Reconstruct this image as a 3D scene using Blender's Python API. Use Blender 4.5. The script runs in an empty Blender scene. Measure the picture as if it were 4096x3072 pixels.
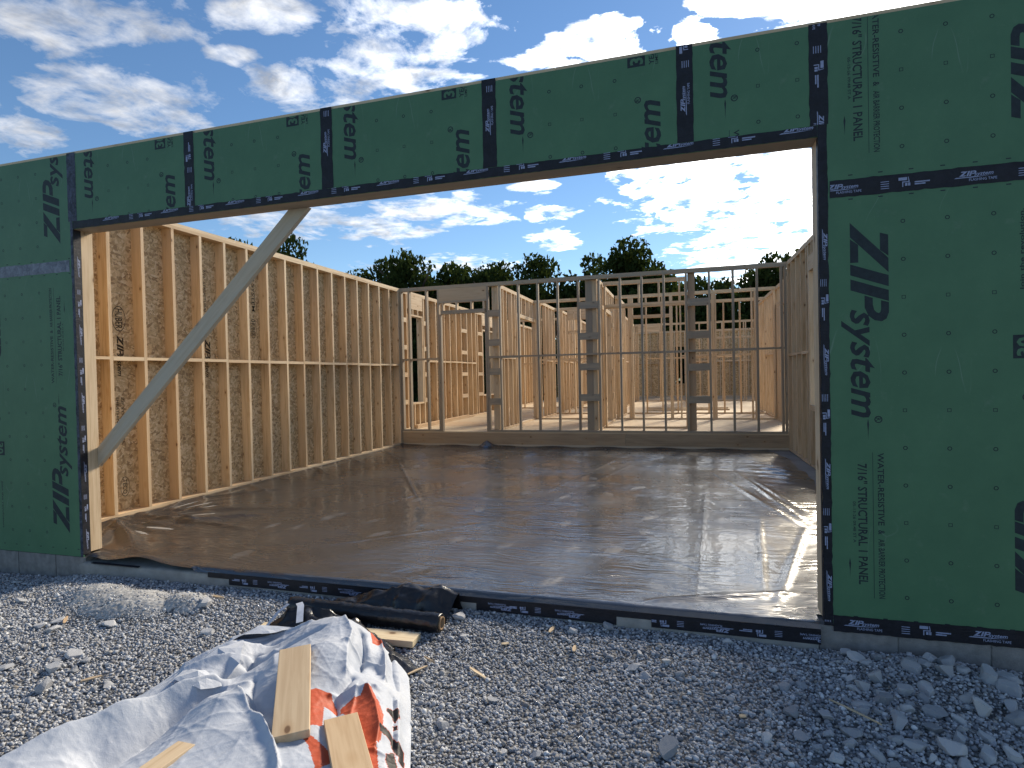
import bpy, bmesh, math, random
import numpy as np
from mathutils import Vector, Matrix
random.seed(7); RNG = np.random.default_rng(11)
S = bpy.context.scene
COL = S.collection
# ------------------------------------------------------------------ camera (right, up and forward axes of the view in R)
cam = bpy.data.cameras.new('camera'); camo = bpy.data.objects.new('camera', cam); COL.objects.link(camo)
cam.sensor_width = 36; cam.lens = 20.307; cam.clip_start = .05; cam.clip_end = 3000
R = [(0.9590841, 0.2823108, -0.0214078), (0.0163314, 0.0203228, 0.9996601), (-0.2826499, 0.9591077, -0.0148807)]
CP = Vector((4.834, -3.5995, 1.4456))
camo.matrix_world = Matrix(((R[0][0], R[1][0], -R[2][0], CP.x), (R[0][1], R[1][1], -R[2][1], CP.y), (R[0][2], R[1][2], -R[2][2], CP.z), (0, 0, 0, 1)))
S.camera = camo
S.render.resolution_x = 1024; S.render.resolution_y = 768
# ------------------------------------------------------------------ light, sky, exposure
S.view_settings.view_transform = 'Standard'; S.view_settings.look = 'None'
S.view_settings.gamma = 1; S.view_settings.use_curve_mapping = False
S.view_settings.exposure = 1.0
SUN_EL, SUN_AZ = 31.0, 20.0
SUND = Vector((math.sin(math.radians(SUN_AZ)) * math.cos(math.radians(SUN_EL)), math.cos(math.radians(SUN_AZ)) * math.cos(math.radians(SUN_EL)), math.sin(math.radians(SUN_EL))))
sl = bpy.data.lights.new('sun', 'SUN'); sl.energy = 3.1; sl.angle = math.radians(13); sl.color = (1, .88, .7)
so = bpy.data.objects.new('sun', sl); COL.objects.link(so); so.rotation_euler = SUND.to_track_quat('Z', 'Y').to_euler(); so.location = (20, 40, 40)
W = bpy.data.worlds.new('World'); S.world = W; W.use_nodes = True
SKY_STRENGTH = .07
CLOUD = 0.56          # radiance of a sunlit cloud
CLOUDS = [(0.30, 0.43, 0.17, 0.10, -.1), (-1.277, 0.828, 0.253, 0.057, -0.19), (-1.418, 0.877, 0.159, 0.048, -0.2), (-1.27, 0.656, 0.264, 0.057, -0.16), (-1.1, 0.569, 0.138, 0.03, -0.14), (-1.476, 0.601, 0.119, 0.038, -0.14), (-0.815, 0.748, 0.122, 0.035, -0.19), (-0.494, 0.66, 0.155, 0.064, -0.19), (-0.678, 0.581, 0.144, 0.05, -0.16), (-0.44, 0.549, 0.092, 0.024, -0.16), (-0.904, 0.682, 0.059, 0.017, -0.17), (-0.17, 0.555, 0.111, 0.025, -0.17), (-0.098, 0.577, 0.062, 0.031, -0.18), (0.028, 0.55, 0.033, 0.021, -0.18), (0.113, 0.583, 0.075, 0.018, -0.2), (0.263, 0.551, 0.122, 0.03, -0.2), (0.135, 0.285, 0.19, 0.070, -0.11), (0.185, 0.202, 0.15, 0.085, -0.09), (-0.012, 0.317, 0.08, 0.027, -0.11), (0.009, 0.254, 0.072, 0.019, -0.1), (0.121, 0.166, 0.087, 0.033, -0.07), (-0.446, 0.32, 0.137, 0.024, -0.1), (-0.382, 0.292, 0.08, 0.015, -0.1), (-0.553, 0.289, 0.126, 0.022, -0.09), (-0.784, 0.331, 0.14, 0.037, -0.1), (-0.217, 0.278, 0.037, 0.012, -0.1), (-0.209, 0.239, 0.037, 0.011, -0.09), (-0.421, 0.203, 0.143, 0.017, -0.07), (-0.249, 0.332, 0.05, 0.015, -0.11)]

class NT:
    """small helper round a node tree"""
    def __init__(s, tree): s.t = tree; s.n = tree.nodes; s.l = tree.links
    def add(s, typ, ins=None, **kw):
        n = s.n.new(typ)
        for k, v in kw.items(): setattr(n, k, v)
        for k, v in (ins or {}).items():
            i = n.inputs[k]
            if hasattr(v, 'is_output') or isinstance(v, bpy.types.NodeSocket): s.l.new(v, i)
            else: i.default_value = v
        return n
    def math(s, op, a, b=0., c=None, clamp=False):
        ins = {0: a, 1: b}
        if c is not None: ins[2] = c
        return s.add('ShaderNodeMath', ins, operation=op, use_clamp=clamp).outputs[0]
    def vmath(s, op, a, b=(0, 0, 0), out=0):
        return s.add('ShaderNodeVectorMath', {0: a, 1: b}, operation=op).outputs[out]
    def noise(s, vec, scale, detail=4, rough=.5, dist=0., out=0):
        return s.add('ShaderNodeTexNoise', {'Vector': vec, 'Scale': scale, 'Detail': detail, 'Roughness': rough, 'Distortion': dist}).outputs[out]
    def ramp(s, fac, stops, interp='LINEAR'):
        n = s.add('ShaderNodeValToRGB', {0: fac}); cr = n.color_ramp; cr.interpolation = interp
        while len(cr.elements) < len(stops): cr.elements.new(.5)
        for e, (p, c) in zip(cr.elements, stops):
            e.position = p; e.color = (c, c, c, 1) if isinstance(c, (int, float)) else (*c, 1)
        return n.outputs[0]
    def mix(s, fac, a, b, blend='MIX'):
        n = s.add('ShaderNodeMix', data_type='RGBA', blend_type=blend)
        for i, v in ((0, fac), (6, a), (7, b)):
            if isinstance(v, bpy.types.NodeSocket): s.l.new(v, n.inputs[i])
            elif i == 0: n.inputs[0].default_value = v
            else: n.inputs[i].default_value = (*v, 1) if len(v) == 3 else v
        return n.outputs[2]
    def mapping(s, vec, loc=(0, 0, 0), rot=(0, 0, 0), scale=(1, 1, 1), kind='POINT'):
        return s.add('ShaderNodeMapping', {'Vector': vec, 'Location': loc, 'Rotation': rot, 'Scale': scale}, vector_type=kind).outputs[0]

def build_world():
    for n in list(W.node_tree.nodes): W.node_tree.nodes.remove(n)
    t = NT(W.node_tree)
    d = t.vmath('NORMALIZE', t.add('ShaderNodeTexCoord').outputs['Generated'])
    sp = t.add('ShaderNodeSeparateXYZ', {0: d}).outputs
    sky = t.add('ShaderNodeTexSky', sky_type='NISHITA', sun_disc=False, sun_elevation=math.radians(SUN_EL), sun_rotation=math.radians(SUN_AZ), air_density=1.0, dust_density=.05, ozone_density=3.0).outputs[0]
    sky = t.add('ShaderNodeHueSaturation', {'Saturation': 1.10, 'Value': 1.0, 'Color': sky}).outputs[0]
    # a flat cloud layer seen in perspective
    dz = t.math('MAXIMUM', t.math('ADD', sp[2], .06), .03)
    px = t.math('DIVIDE', sp[0], dz); py = t.math('DIVIDE', sp[1], dz)
    P = t.add('ShaderNodeCombineXYZ', {0: px, 1: py, 2: 0.}).outputs[0]
    dy = t.math('MAXIMUM', sp[1], .08)
    u = t.math('DIVIDE', sp[0], dy); v = t.math('DIVIDE', sp[2], dy)
    UV = t.add('ShaderNodeCombineXYZ', {0: u, 1: v, 2: 0.}).outputs[0]
    wob = t.vmath('SUBTRACT', t.noise(P, 3.2, 3, .6, 0, 1), (.5, .5, .5))
    wob = t.vmath('MULTIPLY', wob, (.10, .055, 0))
    UVw = t.vmath('ADD', UV, wob)
    acc = None
    for cx, cy, rx, ry, a in CLOUDS:
        m = t.mapping(UVw, (cx, cy, 0), (0, 0, a), (rx * 1.25, ry * 1.25, 1), 'TEXTURE')
        r = t.vmath('LENGTH', m, out=1)
        f = t.math('SUBTRACT', 1.15, r)
        acc = f if acc is None else t.math('MAXIMUM', acc, f)
    acc = t.math('MINIMUM', t.math('MAXIMUM', acc, -.55), .5)
    gen = t.ramp(t.noise(P, .9, 2, .5), [(.38, 0.), (.62, 1.)])
    gen = t.math('SUBTRACT', t.math('MULTIPLY', gen, 1.0), .5)
    front = t.math('MULTIPLY', t.ramp(sp[1], [(.30, 0.), (.48, 1.)]), t.math('LESS_THAN', v, 1.05))
    fld = t.add('ShaderNodeMix', {0: front, 2: gen, 3: acc}, data_type='FLOAT').outputs[0]
    fb = t.noise(P, 5.5, 9, .62, .35)
    fb2 = t.noise(t.vmath('ADD', P, (7.3, 1.1, 0)), 19., 5, .6)
    dens = t.math('ADD', t.math('MULTIPLY_ADD', fld, .85, -.17), t.math('MULTIPLY', t.math('SUBTRACT', fb, .5), 2.1))
    dens = t.math('ADD', dens, t.math('MULTIPLY', t.math('SUBTRACT', fb2, .5), .45))
    mask = t.ramp(dens, [(.0, 0.), (.20, .40), (.56, .96), (1., 1.)])
    up = t.ramp(sp[2], [(.0, 0.), (.06, 1.)])
    mask = t.math('MULTIPLY', mask, up)
    # lumps inside the cloud, brighter towards the sun
    sh = t.noise(t.vmath('ADD', P, (.04, .05, 3.)), 7., 7, .6, .3)
    lum = t.ramp(sh, [(.34, .16), (.45, .55), (.60, 1.1)])
    sd = t.vmath('DOT_PRODUCT', d, tuple(SUND), out=1)
    glow = t.math('POWER', t.math('MAXIMUM', sd, 0.), 9.)
    glow2 = t.math('POWER', t.math('MAXIMUM', sd, 0.), 3.)
    lum = t.add('ShaderNodeMix', {0: glow2, 2: t.ramp(sh, [(.34, .60), (.46, .86), (.60, 1.10)]), 3: lum}, data_type='FLOAT').outputs[0]
    k = t.math('ADD', t.math('MULTIPLY_ADD', glow, 11.0, .72), t.math('MULTIPLY', glow2, .3))
    k = t.math('MULTIPLY', t.math('MULTIPLY', k, lum), CLOUD)
    warm = t.mix(glow2, (.93, .97, 1.06), (1.0, .97, .88))
    b1 = t.add('ShaderNodeBackground', {0: sky, 1: SKY_STRENGTH}).outputs[0]
    b2 = t.add('ShaderNodeBackground', {0: warm, 1: k}).outputs[0]
    ms = t.add('ShaderNodeMixShader', {0: mask, 1: b1, 2: b2}).outputs[0]
    t.add('ShaderNodeOutputWorld', {0: ms})
build_world()

# ------------------------------------------------------------------ materials
def newmat(name):
    m = bpy.data.materials.new(name); m.use_nodes = True
    for n in list(m.node_tree.nodes): m.node_tree.nodes.remove(n)
    return m, NT(m.node_tree)
def finish(m, t, color, rough=.6, spec=.5, normal=None, **kw):
    ins = {'Base Color': color if isinstance(color, bpy.types.NodeSocket) else (*color, 1), 'Roughness': rough, 'Specular IOR Level': spec}
    if normal is not None: ins['Normal'] = normal
    ins.update(kw)
    b = t.add('ShaderNodeBsdfPrincipled', ins)
    t.add('ShaderNodeOutputMaterial', {0: b.outputs[0]})
    return m
def bump(t, h, strength=.3, dist=.01, prev=None):
    ins = {'Height': h, 'Strength': strength, 'Distance': dist}
    if prev is not None: ins['Normal'] = prev
    return t.add('ShaderNodeBump', ins).outputs[0]

def lumber(name, axis, light=(.69, .535, .35), dark=(.45, .305, .165), weather_shade=0., grey=(.42, .40, .34), hot=(.46, .28, .14)):
    m, t = newmat(name)
    tc = t.add('ShaderNodeTexCoord').outputs['Object']
    rnd = t.add('ShaderNodeObjectInfo').outputs['Random']
    off = t.add('ShaderNodeCombineXYZ', {0: t.math('MULTIPLY', rnd, 91.), 1: t.math('MULTIPLY', rnd, 57.), 2: t.math('MULTIPLY', rnd, 33.)}).outputs[0]
    p = t.vmath('ADD', tc, off)
    s = [1, 1, 1]; s[axis] = .055
    g = t.noise(t.mapping(p, scale=tuple(s)), 42, 5, .62, .55)
    s2 = [1, 1, 1]; s2[axis] = .12
    g2 = t.noise(t.mapping(p, scale=tuple(s2)), 9, 3, .5, .8)
    gg = t.math('ADD', t.math('MULTIPLY', g, .6), t.math('MULTIPLY', g2, .4))
    c = t.ramp(gg, [(.36, dark), (.53, light), (.72, tuple(min(1, x * 1.08) for x in light))])
    # tone of the single board
    r2 = t.math('FRACT', t.math('MULTIPLY', rnd, 17.31)); r3 = t.math('FRACT', t.math('MULTIPLY', rnd, 5.77))
    c = t.mix(t.math('MULTIPLY', t.math('POWER', r2, 1.6), .65), c, hot)
    c = t.mix(t.math('MULTIPLY', r3, .30), c, (.74, .64, .47)); c = t.mix(t.math('MULTIPLY', t.math('FRACT', t.math('MULTIPLY', rnd, 41.7)), .35), c, t.mix(.5, c, (.30, .20, .12)))
    # knots
    s3 = [1, 1, 1]; s3[axis] = .55
    vo = t.add('ShaderNodeTexVoronoi', {'Vector': t.mapping(p, scale=tuple(s3)), 'Scale': 8.5}); dv = vo.outputs['Distance']
    keep = t.math('GREATER_THAN', t.add('ShaderNodeSeparateColor', {0: vo.outputs['Color']}).outputs[0], .45)
    k = t.math('MULTIPLY', t.ramp(dv, [(.075, 1.), (.125, 0.)]), keep)
    ring = t.math('MULTIPLY', t.ramp(dv, [(.10, .5), (.30, 0.)]), keep)
    c = t.mix(ring, c, (.42, .26, .13)); c = t.mix(t.math('MULTIPLY', k, .85), c, (.12, .06, .03))
    if weather_shade:
        c = t.mix(t.math('MULTIPLY', t.ramp(g2, [(.3, .5), (.7, 1.)]), weather_shade), c, grey)
    n = bump(t, gg, .12, .004)
    return finish(m, t, c, .68, .3, n)
WX, WY, WZ = (lumber('lumber_' + a, i) for i, a in enumerate('xyz'))
WW = [WX, WY, WZ]
GX, GY, GZ = (lumber('weathered_lumber_' + a, i, weather_shade=.70) for i, a in enumerate('xyz'))
DX, DY, DZ = (lumber('painted_shade_lumber_' + a, i, weather_shade=.85, grey=(.235, .215, .18)) for i, a in enumerate('xyz'))  # shade on the garage partition and header, painted into the lumber colour
RIM = lumber('rim_lumber', 0, (.34, .245, .155), (.17, .11, .065), 0.)
LIGHTX = lumber('pale_lumber', 0, (.72, .60, .40), (.58, .44, .26))

def osb(name):
    m, t = newmat(name)
    tc = t.add('ShaderNodeTexCoord').outputs['Object']
    rnd = t.add('ShaderNodeObjectInfo').outputs['Random']
    p = t.vmath('ADD', tc, t.add('ShaderNodeCombineXYZ', {0: t.math('MULTIPLY', rnd, 31.), 1: t.math('MULTIPLY', rnd, 17.), 2: t.math('MULTIPLY', rnd, 23.)}).outputs[0])
    wob = t.vmath('MULTIPLY', t.vmath('SUBTRACT', t.noise(p, 14, 2, .5, 0, 1), (.5, .5, .5)), (.022, .022, .022))
    p = t.vmath('ADD', p, wob)
    cols = []; ds = []
    for i, ang in enumerate((.25, 1.25, -.85)):
        q = t.mapping(t.mapping(p, rot=(ang, 0, ang)), scale=(22, 9, 38) if i != 1 else (22, 11, 34))
        vo = t.add('ShaderNodeTexVoronoi', {'Vector': q, 'Scale': 1.0})
        cols.append(t.add('ShaderNodeSeparateColor', {0: vo.outputs['Color']}).outputs[0]); ds.append(vo.outputs['Distance'])
    sel = t.noise(p, 22, 1)
    a = t.add('ShaderNodeMix', {0: t.math('GREATER_THAN', sel, .5), 2: cols[0], 3: cols[1]}, data_type='FLOAT').outputs[0]
    sel2 = t.noise(t.vmath('ADD', p, (5, 5, 5)), 17, 1)
    a = t.add('ShaderNodeMix', {0: t.math('GREATER_THAN', sel2, .54), 2: a, 3: cols[2]}, data_type='FLOAT').outputs[0]
    c = t.ramp(a, [(0., (.34, .22, .11)), (.3, (.56, .39, .20)), (.65, (.71, .52, .285)), (1., (.84, .67, .42))])
    fl = t.noise(p, 120, 3)
    c = t.mix(t.ramp(fl, [(.3, .35), (.55, 0.)]), c, (.25, .14, .06))
    n = bump(t, a, .25, .004)
    return finish(m, t, c, .62, .3, n)
OSB = osb('osb_strands')

def plain(name, color, rough=.6, spec=.5, nscale=0, namt=.15, bs=0., bscale=40, bdist=.005, detail=5):
    m, t = newmat(name)
    tc = t.add('ShaderNodeTexCoord').outputs['Object']
    c = color
    if nscale:
        f = t.noise(tc, nscale, detail, .6)
        lo = tuple(x * (1 - namt) for x in color); hi = tuple(min(1, x * (1 + namt)) for x in color)
        c = t.ramp(f, [(.3, lo), (.7, hi)])
    n = None
    if bs: n = bump(t, t.noise(tc, bscale, 5, .6), bs, bdist)
    return finish(m, t, c, rough, spec, n)

def green_mat():
    m, t = newmat('green_sheathing')
    tc = t.add('ShaderNodeTexCoord').outputs['Object']
    c = t.ramp(t.noise(tc, 3.5, 6, .65), [(.3, (.061, .156, .083)), (.7, (.078, .188, .100))])
    sc = t.add('ShaderNodeTexVoronoi', {'Vector': t.mapping(tc, scale=(60, 60, 60)), 'Scale': .35}).outputs['Distance']
    c = t.mix(t.ramp(t.noise(tc, 9, 8, .75), [(.58, 0.), (.80, .30)]), c, (.22, .28, .23))
    c = t.mix(t.ramp(sc, [(.02, .5), (.035, 0.)]), c, (.28, .30, .26))
    # thin pale scratches
    s1 = t.add('ShaderNodeTexVoronoi', {'Vector': t.mapping(t.vmath('ADD', tc, t.vmath('MULTIPLY', t.noise(tc, 1.1, 2, .5, 0, 1), (.6, .6, .6))), rot=(0, .5, 0), scale=(3, 3, .35)), 'Scale': 1.2}, feature='DISTANCE_TO_EDGE').outputs[0]
    msk = t.ramp(t.noise(t.vmath('ADD', tc, (3, 3, 3)), 2.2, 3), [(.56, 0.), (.64, .30)])
    c = t.mix(t.math('MULTIPLY', t.ramp(s1, [(.0, 1.), (.006, 0.)]), msk), c, (.30, .36, .33))
    n = bump(t, t.noise(tc, 70, 4, .6), .12, .003)
    return finish(m, t, c, .52, .35, n)
GREEN = green_mat()
PRINT = plain('black_print', (.020, .030, .036), .6, .3, 30, .25)
OSBPRINT = plain('board_stamp', (.05, .035, .02), .7, .2)

def tape_mat(name='black_tape', lo=(.007, .008, .012), hi=(.014, .015, .024)):
    m, t = newmat(name)
    tc = t.add('ShaderNodeTexCoord').outputs['Object']
    c = t.ramp(t.noise(t.mapping(tc, scale=(1, 1, 1)), 14, 7, .75, .8), [(.38, lo), (.62, hi)])
    wr = t.noise(t.mapping(tc, scale=(9, 9, 24)), 2.2, 4, .6, 1.2)
    n = bump(t, wr, .5, .005)
    return finish(m, t, c, t.ramp(t.noise(tc, 11, 3), [(.3, .42), (.7, .60)]), .3, n)
TAPE = tape_mat()
TAPE_PALE = tape_mat('silver_painted_sheen_tape', (.085, .10, .135), (.22, .245, .29))  # grazing sky glare on the black tape, painted into its colour
TAPE_BLUE = tape_mat('blue_painted_sheen_tape', (.010, .012, .022), (.075, .09, .14))  # same black tape, with a bluish sky reflection put into its colour
TAPEPRINT = plain('grey_tape_print', (.27, .31, .46), .5, .4, 60, .2)
CONC = plain('concrete', (.27, .265, .25), .85, .25, 9, .22, .35, 55, .006, 8)
CONCB = plain('block_concrete', (.215, .21, .205), .9, .2, 14, .25, .5, 90, .006, 8)
SLAB = plain('slab_concrete', (.26, .25, .235), .8, .3, 4, .2, .15, 30, .003)

# ------------------------------------------------------------------ object helpers
def thing(name, label, cat, loc=(0, 0, 0), group=None):
    o = bpy.data.objects.new(name, None); COL.objects.link(o); o.location = loc; o.empty_display_size = .1
    o['label'] = label; o['category'] = cat; o['kind'] = 'thing'
    if group: o['group'] = group
    return o
def tag(o, label, cat, group=None):
    o['label'] = label; o['category'] = cat
    if group: o['group'] = group
    return o
def structure(name, loc=(0, 0, 0)):
    o = bpy.data.objects.new(name, None); COL.objects.link(o); o.location = loc; o['kind'] = 'structure'
    return o
def link(name, me, parent=None, loc=(0, 0, 0), rot=None, mat=None):
    o = bpy.data.objects.new(name, me); COL.objects.link(o)
    if parent is not None:
        o.parent = parent
        loc = Vector(loc) - Vector(parent.location) if not parent.parent else Vector(loc) - Vector(parent.location) - Vector(parent.parent.location)
    o.location = loc
    if rot is not None: o.rotation_euler = rot
    if mat is not None and not me.materials: me.materials.append(mat)
    return o
_box = {}
def boxmesh(dx, dy, dz, mats, facemat=None):
    key = (round(dx, 4), round(dy, 4), round(dz, 4), tuple(m.name for m in mats), tuple(facemat or ()))
    if key in _box: return _box[key]
    x, y, z = dx / 2, dy / 2, dz / 2
    v = [(-x, -y, -z), (x, -y, -z), (x, y, -z), (-x, y, -z), (-x, -y, z), (x, -y, z), (x, y, z), (-x, y, z)]
    f = [(0, 3, 2, 1), (4, 5, 6, 7), (0, 1, 5, 4), (2, 3, 7, 6), (1, 2, 6, 5), (3, 0, 4, 7)]  # -z +z -y +y +x -x
    me = bpy.data.meshes.new('board'); me.from_pydata(v, [], f)
    for m in mats: me.materials.append(m)
    if facemat:
        for i, k in enumerate(facemat): me.polygons[i].material_index = k
    _box[key] = me
    return me
def bx(parent, name, x0, x1, y0, y1, z0, z1, mat=None, rot=None, facemat=None):
    d = (x1 - x0, y1 - y0, z1 - z0)
    if mat is None: mat = WW[max(range(3), key=lambda i: d[i])]
    mats = mat if isinstance(mat, (list, tuple)) else [mat]
    return link(name, boxmesh(*d, mats, facemat), parent, ((x0 + x1) / 2, (y0 + y1) / 2, (z0 + z1) / 2), rot)
def npmesh(name, V, F, mat=None, smooth=False, tone=None, tname='tone'):
    me = bpy.data.meshes.new(name)
    V = np.asarray(V, np.float32); F = np.asarray(F, np.int32)
    me.vertices.add(len(V)); me.vertices.foreach_set('co', V.ravel())
    k = F.shape[1]; me.loops.add(F.size); me.loops.foreach_set('vertex_index', F.ravel())
    me.polygons.add(len(F)); me.polygons.foreach_set('loop_start', np.arange(0, F.size, k, dtype=np.int32)); me.polygons.foreach_set('loop_total', np.full(len(F), k, np.int32))
    if smooth: me.polygons.foreach_set('use_smooth', np.ones(len(F), bool))
    if tone is not None:
        a = me.attributes.new(tname, 'FLOAT', 'POINT'); a.data.foreach_set('value', np.asarray(tone, np.float32))
    me.update(); me.validate()
    if mat is not None: me.materials.append(mat)
    return me
def gridfaces(nx, ny):
    i = np.arange(nx * ny).reshape(ny, nx)
    return np.stack([i[:-1, :-1], i[:-1, 1:], i[1:, 1:], i[1:, :-1]], -1).reshape(-1, 4)

# ------------------------------------------------------------------ lettering (flat print)
_tx = {}
def text_tris(s, shear=0., offset=0.):
    key = (s, shear, offset)
    if key in _tx: return _tx[key]
    c = bpy.data.curves.new('t', 'FONT'); c.body = s; c.size = 1; c.shear = shear; c.offset = offset; c.resolution_u = 2; c.fill_mode = 'FRONT'
    o = bpy.data.objects.new('t', c); COL.objects.link(o)
    dg = bpy.context.evaluated_depsgraph_get(); me = bpy.data.meshes.new_from_object(o.evaluated_get(dg))
    bm = bmesh.new(); bm.from_mesh(me); bmesh.ops.triangulate(bm, faces=bm.faces[:])
    bm.verts.ensure_lookup_table(); bm.verts.index_update()
    V = np.array([v.co[:2] for v in bm.verts], float); F = [[v.index for v in f.verts] for f in bm.faces]
    bm.free(); bpy.data.meshes.remove(me); bpy.data.objects.remove(o); bpy.data.curves.remove(c)
    V[:, 0] -= V[:, 0].min()
    _tx[key] = (V, F); return _tx[key]
class Print:
    """collects flat shapes in (s,t) text frames laid into a (u,v) plane"""
    def __init__(s): s.V = []; s.F = []; s.lift = []
    def raw(s, V, F, frame, lift=0.):
        (ox, oy), (ax, ay), (bx_, by) = frame; n = len(s.V)
        for p in V: s.V.append((ox + p[0] * ax + p[1] * bx_, oy + p[0] * ay + p[1] * by, lift))
        flip = ax * by - ay * bx_ < 0
        for f in F: s.F.append([n + i for i in (f[::-1] if flip else f)])
    def text(s, txt, frame, x0, x1, y0, y1, shear=0., offset=0., lift=0., xh=None):
        V, F = text_tris(txt, shear, offset); V = V.copy()
        V[:, 0] = x0 + V[:, 0] / V[:, 0].max() * (x1 - x0)
        h = xh if xh else V[:, 1].max()
        V[:, 1] = y0 + V[:, 1] / h * (y1 - y0)
        s.raw(V, F, frame, lift)
    def poly(s, pts, frame, lift=0.): s.raw(pts, [list(range(len(pts)))], frame, lift)
    def rect(s, x0, x1, y0, y1, frame, lift=0.): s.poly([(x0, y0), (x1, y0), (x1, y1), (x0, y1)], frame, lift)
    def ring(s, u, v, r, n, w=.22, ph=0.):
        P = []; F = []
        for i in range(n):
            a = ph + 2 * math.pi * i / n
            P += [(u + r * math.cos(a), v + r * math.sin(a)), (u + r * (1 - w) * math.cos(a), v + r * (1 - w) * math.sin(a))]
        for i in range(n):
            j = (i + 1) % n; F.append([2 * i, 2 * j, 2 * j + 1, 2 * i + 1])
        s.raw(P, F, ((0, 0), (1, 0), (0, 1)))
    def strip(s, outer, inner, frame, lift=0.):
        P = outer + inner; n = len(outer)
        s.raw(P, [[i, i + 1, n + i + 1, n + i] for i in range(n - 1)], frame, lift)
    def logo(s, frame, k=1., reg=True):
        """the slanted block mark, total length 1.10 x height .185 before scaling"""
        f = (frame[0], (frame[1][0] * k, frame[1][1] * k), (frame[2][0] * k, frame[2][1] * k))
        s.poly([(0, 0), (.079, 0), (.284, .185), (.206, .185)], f)
        s.poly([(.066, .145), (.160, .145), (.195, .185), (.080, .185)], f)
        s.poly([(.090, 0), (.221, 0), (.221, .040), (.125, .040)], f)
        s.poly([(.229, 0), (.289, 0), (.360, .185), (.299, .185)], f)
        s.poly([(.311, 0), (.372, 0), (.440, .185), (.380, .185)], f)
        o = [(.446, .185), (.500, .185), (.535, .173), (.549, .150), (.541, .115), (.515, .086), (.470, .068), (.404, .068)]
        i = [(.434, .147), (.484, .147), (.499, .143), (.503, .135), (.497, .124), (.484, .114), (.456, .108), (.419, .108)]
        s.strip(o, i, f)
        s.text('system', f, .478, 1.075, 0, .108, .28, .019, .0002, xh=.56)
        if reg:
            s.ring2(f, 1.085, .128)
    def ring2(s, f, cx, cy):
        P = []; F = []; r = .020
        for i in range(12):
            a = 2 * math.pi * i / 12
            P += [(cx + r * math.cos(a), cy + r * math.sin(a)), (cx + r * .72 * math.cos(a), cy + r * .72 * math.sin(a))]
        for i in range(12):
            j = (i + 1) % 12; F.append([2 * i, 2 * j, 2 * j + 1, 2 * i + 1])
        s.raw(P, F, f); s.text('R', f, cx - .009, cx + .009, cy - .011, cy + .011, 0, .01)
    def mesh(s, name, mat, place, clip=None, shift=(0, 0)):
        """place(u,v,lift) -> xyz ; clip = (u0,u1,v0,v1) after the shift"""
        bm = bmesh.new()
        vs = [bm.verts.new((u + shift[0], v + shift[1], l)) for u, v, l in s.V]
        for f in s.F:
            try: bm.faces.new([vs[i] for i in f])
            except ValueError: pass
        if clip:
            for co, no in (((clip[0], 0, 0), (-1, 0, 0)), ((clip[1], 0, 0), (1, 0, 0)), ((0, clip[2], 0), (0, -1, 0)), ((0, clip[3], 0), (0, 1, 0))):
                bmesh.ops.bisect_plane(bm, geom=bm.verts[:] + bm.edges[:] + bm.faces[:], plane_co=co, plane_no=no, clear_outer=True)
        for v in bm.verts: v.co = place(v.co.x, v.co.y, v.co.z)
        me = bpy.data.meshes.new(name); bm.to_mesh(me); bm.free(); me.materials.append(mat)
        return me

# print of one full 4 x 8 ft sheet (u to the right, v up, from its lower left corner)
SW, SH = 1.2192, 2.438
def dn(u, v): return ((u, v), (0, -1), (1, 0))     # reads downwards, letter tops to the right
def upw(u, v): return ((u, v), (0, 1), (-1, 0))    # reads upwards, letter tops to the left
def sheet_print(rot180=False):
    P = Print(); K = Print()
    def side_a(fr):   # logo + panel grade
        P.logo(fr((.145, 2.246)))
        P.text('7/16" STRUCTURAL 1 PANEL', fr((.170, .916)), 0, .672, 0, .046, 0, .020)
        P.text('05-13-26 09:48 ST A', fr((.144, .705)), 0, .23, 0, .014, 0, .012)
        P.rect(0, .808, 0, .0025, fr((.242, .979)))
        P.text('WATER-RESISTIVE', fr((.267, .977)), 0, .40, 0, .030, 0, .016)
        P.text('&', fr((.267, .977)), .425, .45, 0, .030, 0, .016)
        P.text('AIR BARRIER PROTECTION', fr((.267, .977)), .475, .804, 0, .030, 0, .016)
        P.poly([(0, 0), (.03, .005), (.06, .002), (.12, .0), (.06, -.002), (.03, -.005)], fr((.223, 1.165)))
        P.poly([(0, 0), (.03, .005), (.06, .002), (.11, .0), (.06, -.002), (.03, -.005)], fr((.126, .39)))
    def side_b(fr):   # logo + 30 year + slogan
        P.logo(fr((.145, 2.246)))
        P.rect(0, .122, 0, .105, fr((.226, .961)))
        K.text('30', fr((.226, .961)), .012, .11, .015, .09, 0, .03)
        P.text('YEAR', fr((.174, .961)), .0, .115, 0, .030, 0, .02)
        P.text('LIMITED', fr((.150, .961)), .0, .10, 0, .018, 0, .012)
        P.text('Join the revolution.', fr((.280, .612)), 0, .42, 0, .019, 0, .014)
    A = lambda p: dn(*p)
    B = lambda p: upw(SW - p[0], SH - p[1])
    if rot180: side_b(A); side_a(B)
    else: side_a(A); side_b(B)
    for c, uu in enumerate((.40, .605, .81)):
        for r in range(12):
            vv = .188 + r * .2045
            if vv > 2.4: continue
            if r % 3 == 2: P.ring(uu, vv, .0135, 4, .30, math.pi / 4)
            else: P.ring(uu, vv, .0115, 10, .38)
    for e in (.062, 2.376):
        for q in range(8):
            P.rect(.14 + q * .145, .162 + q * .145, e - .003, e + .003, ((0, 0), (1, 0), (0, 1)))
    return P, K
SP = {False: sheet_print(False), True: sheet_print(True)}

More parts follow.
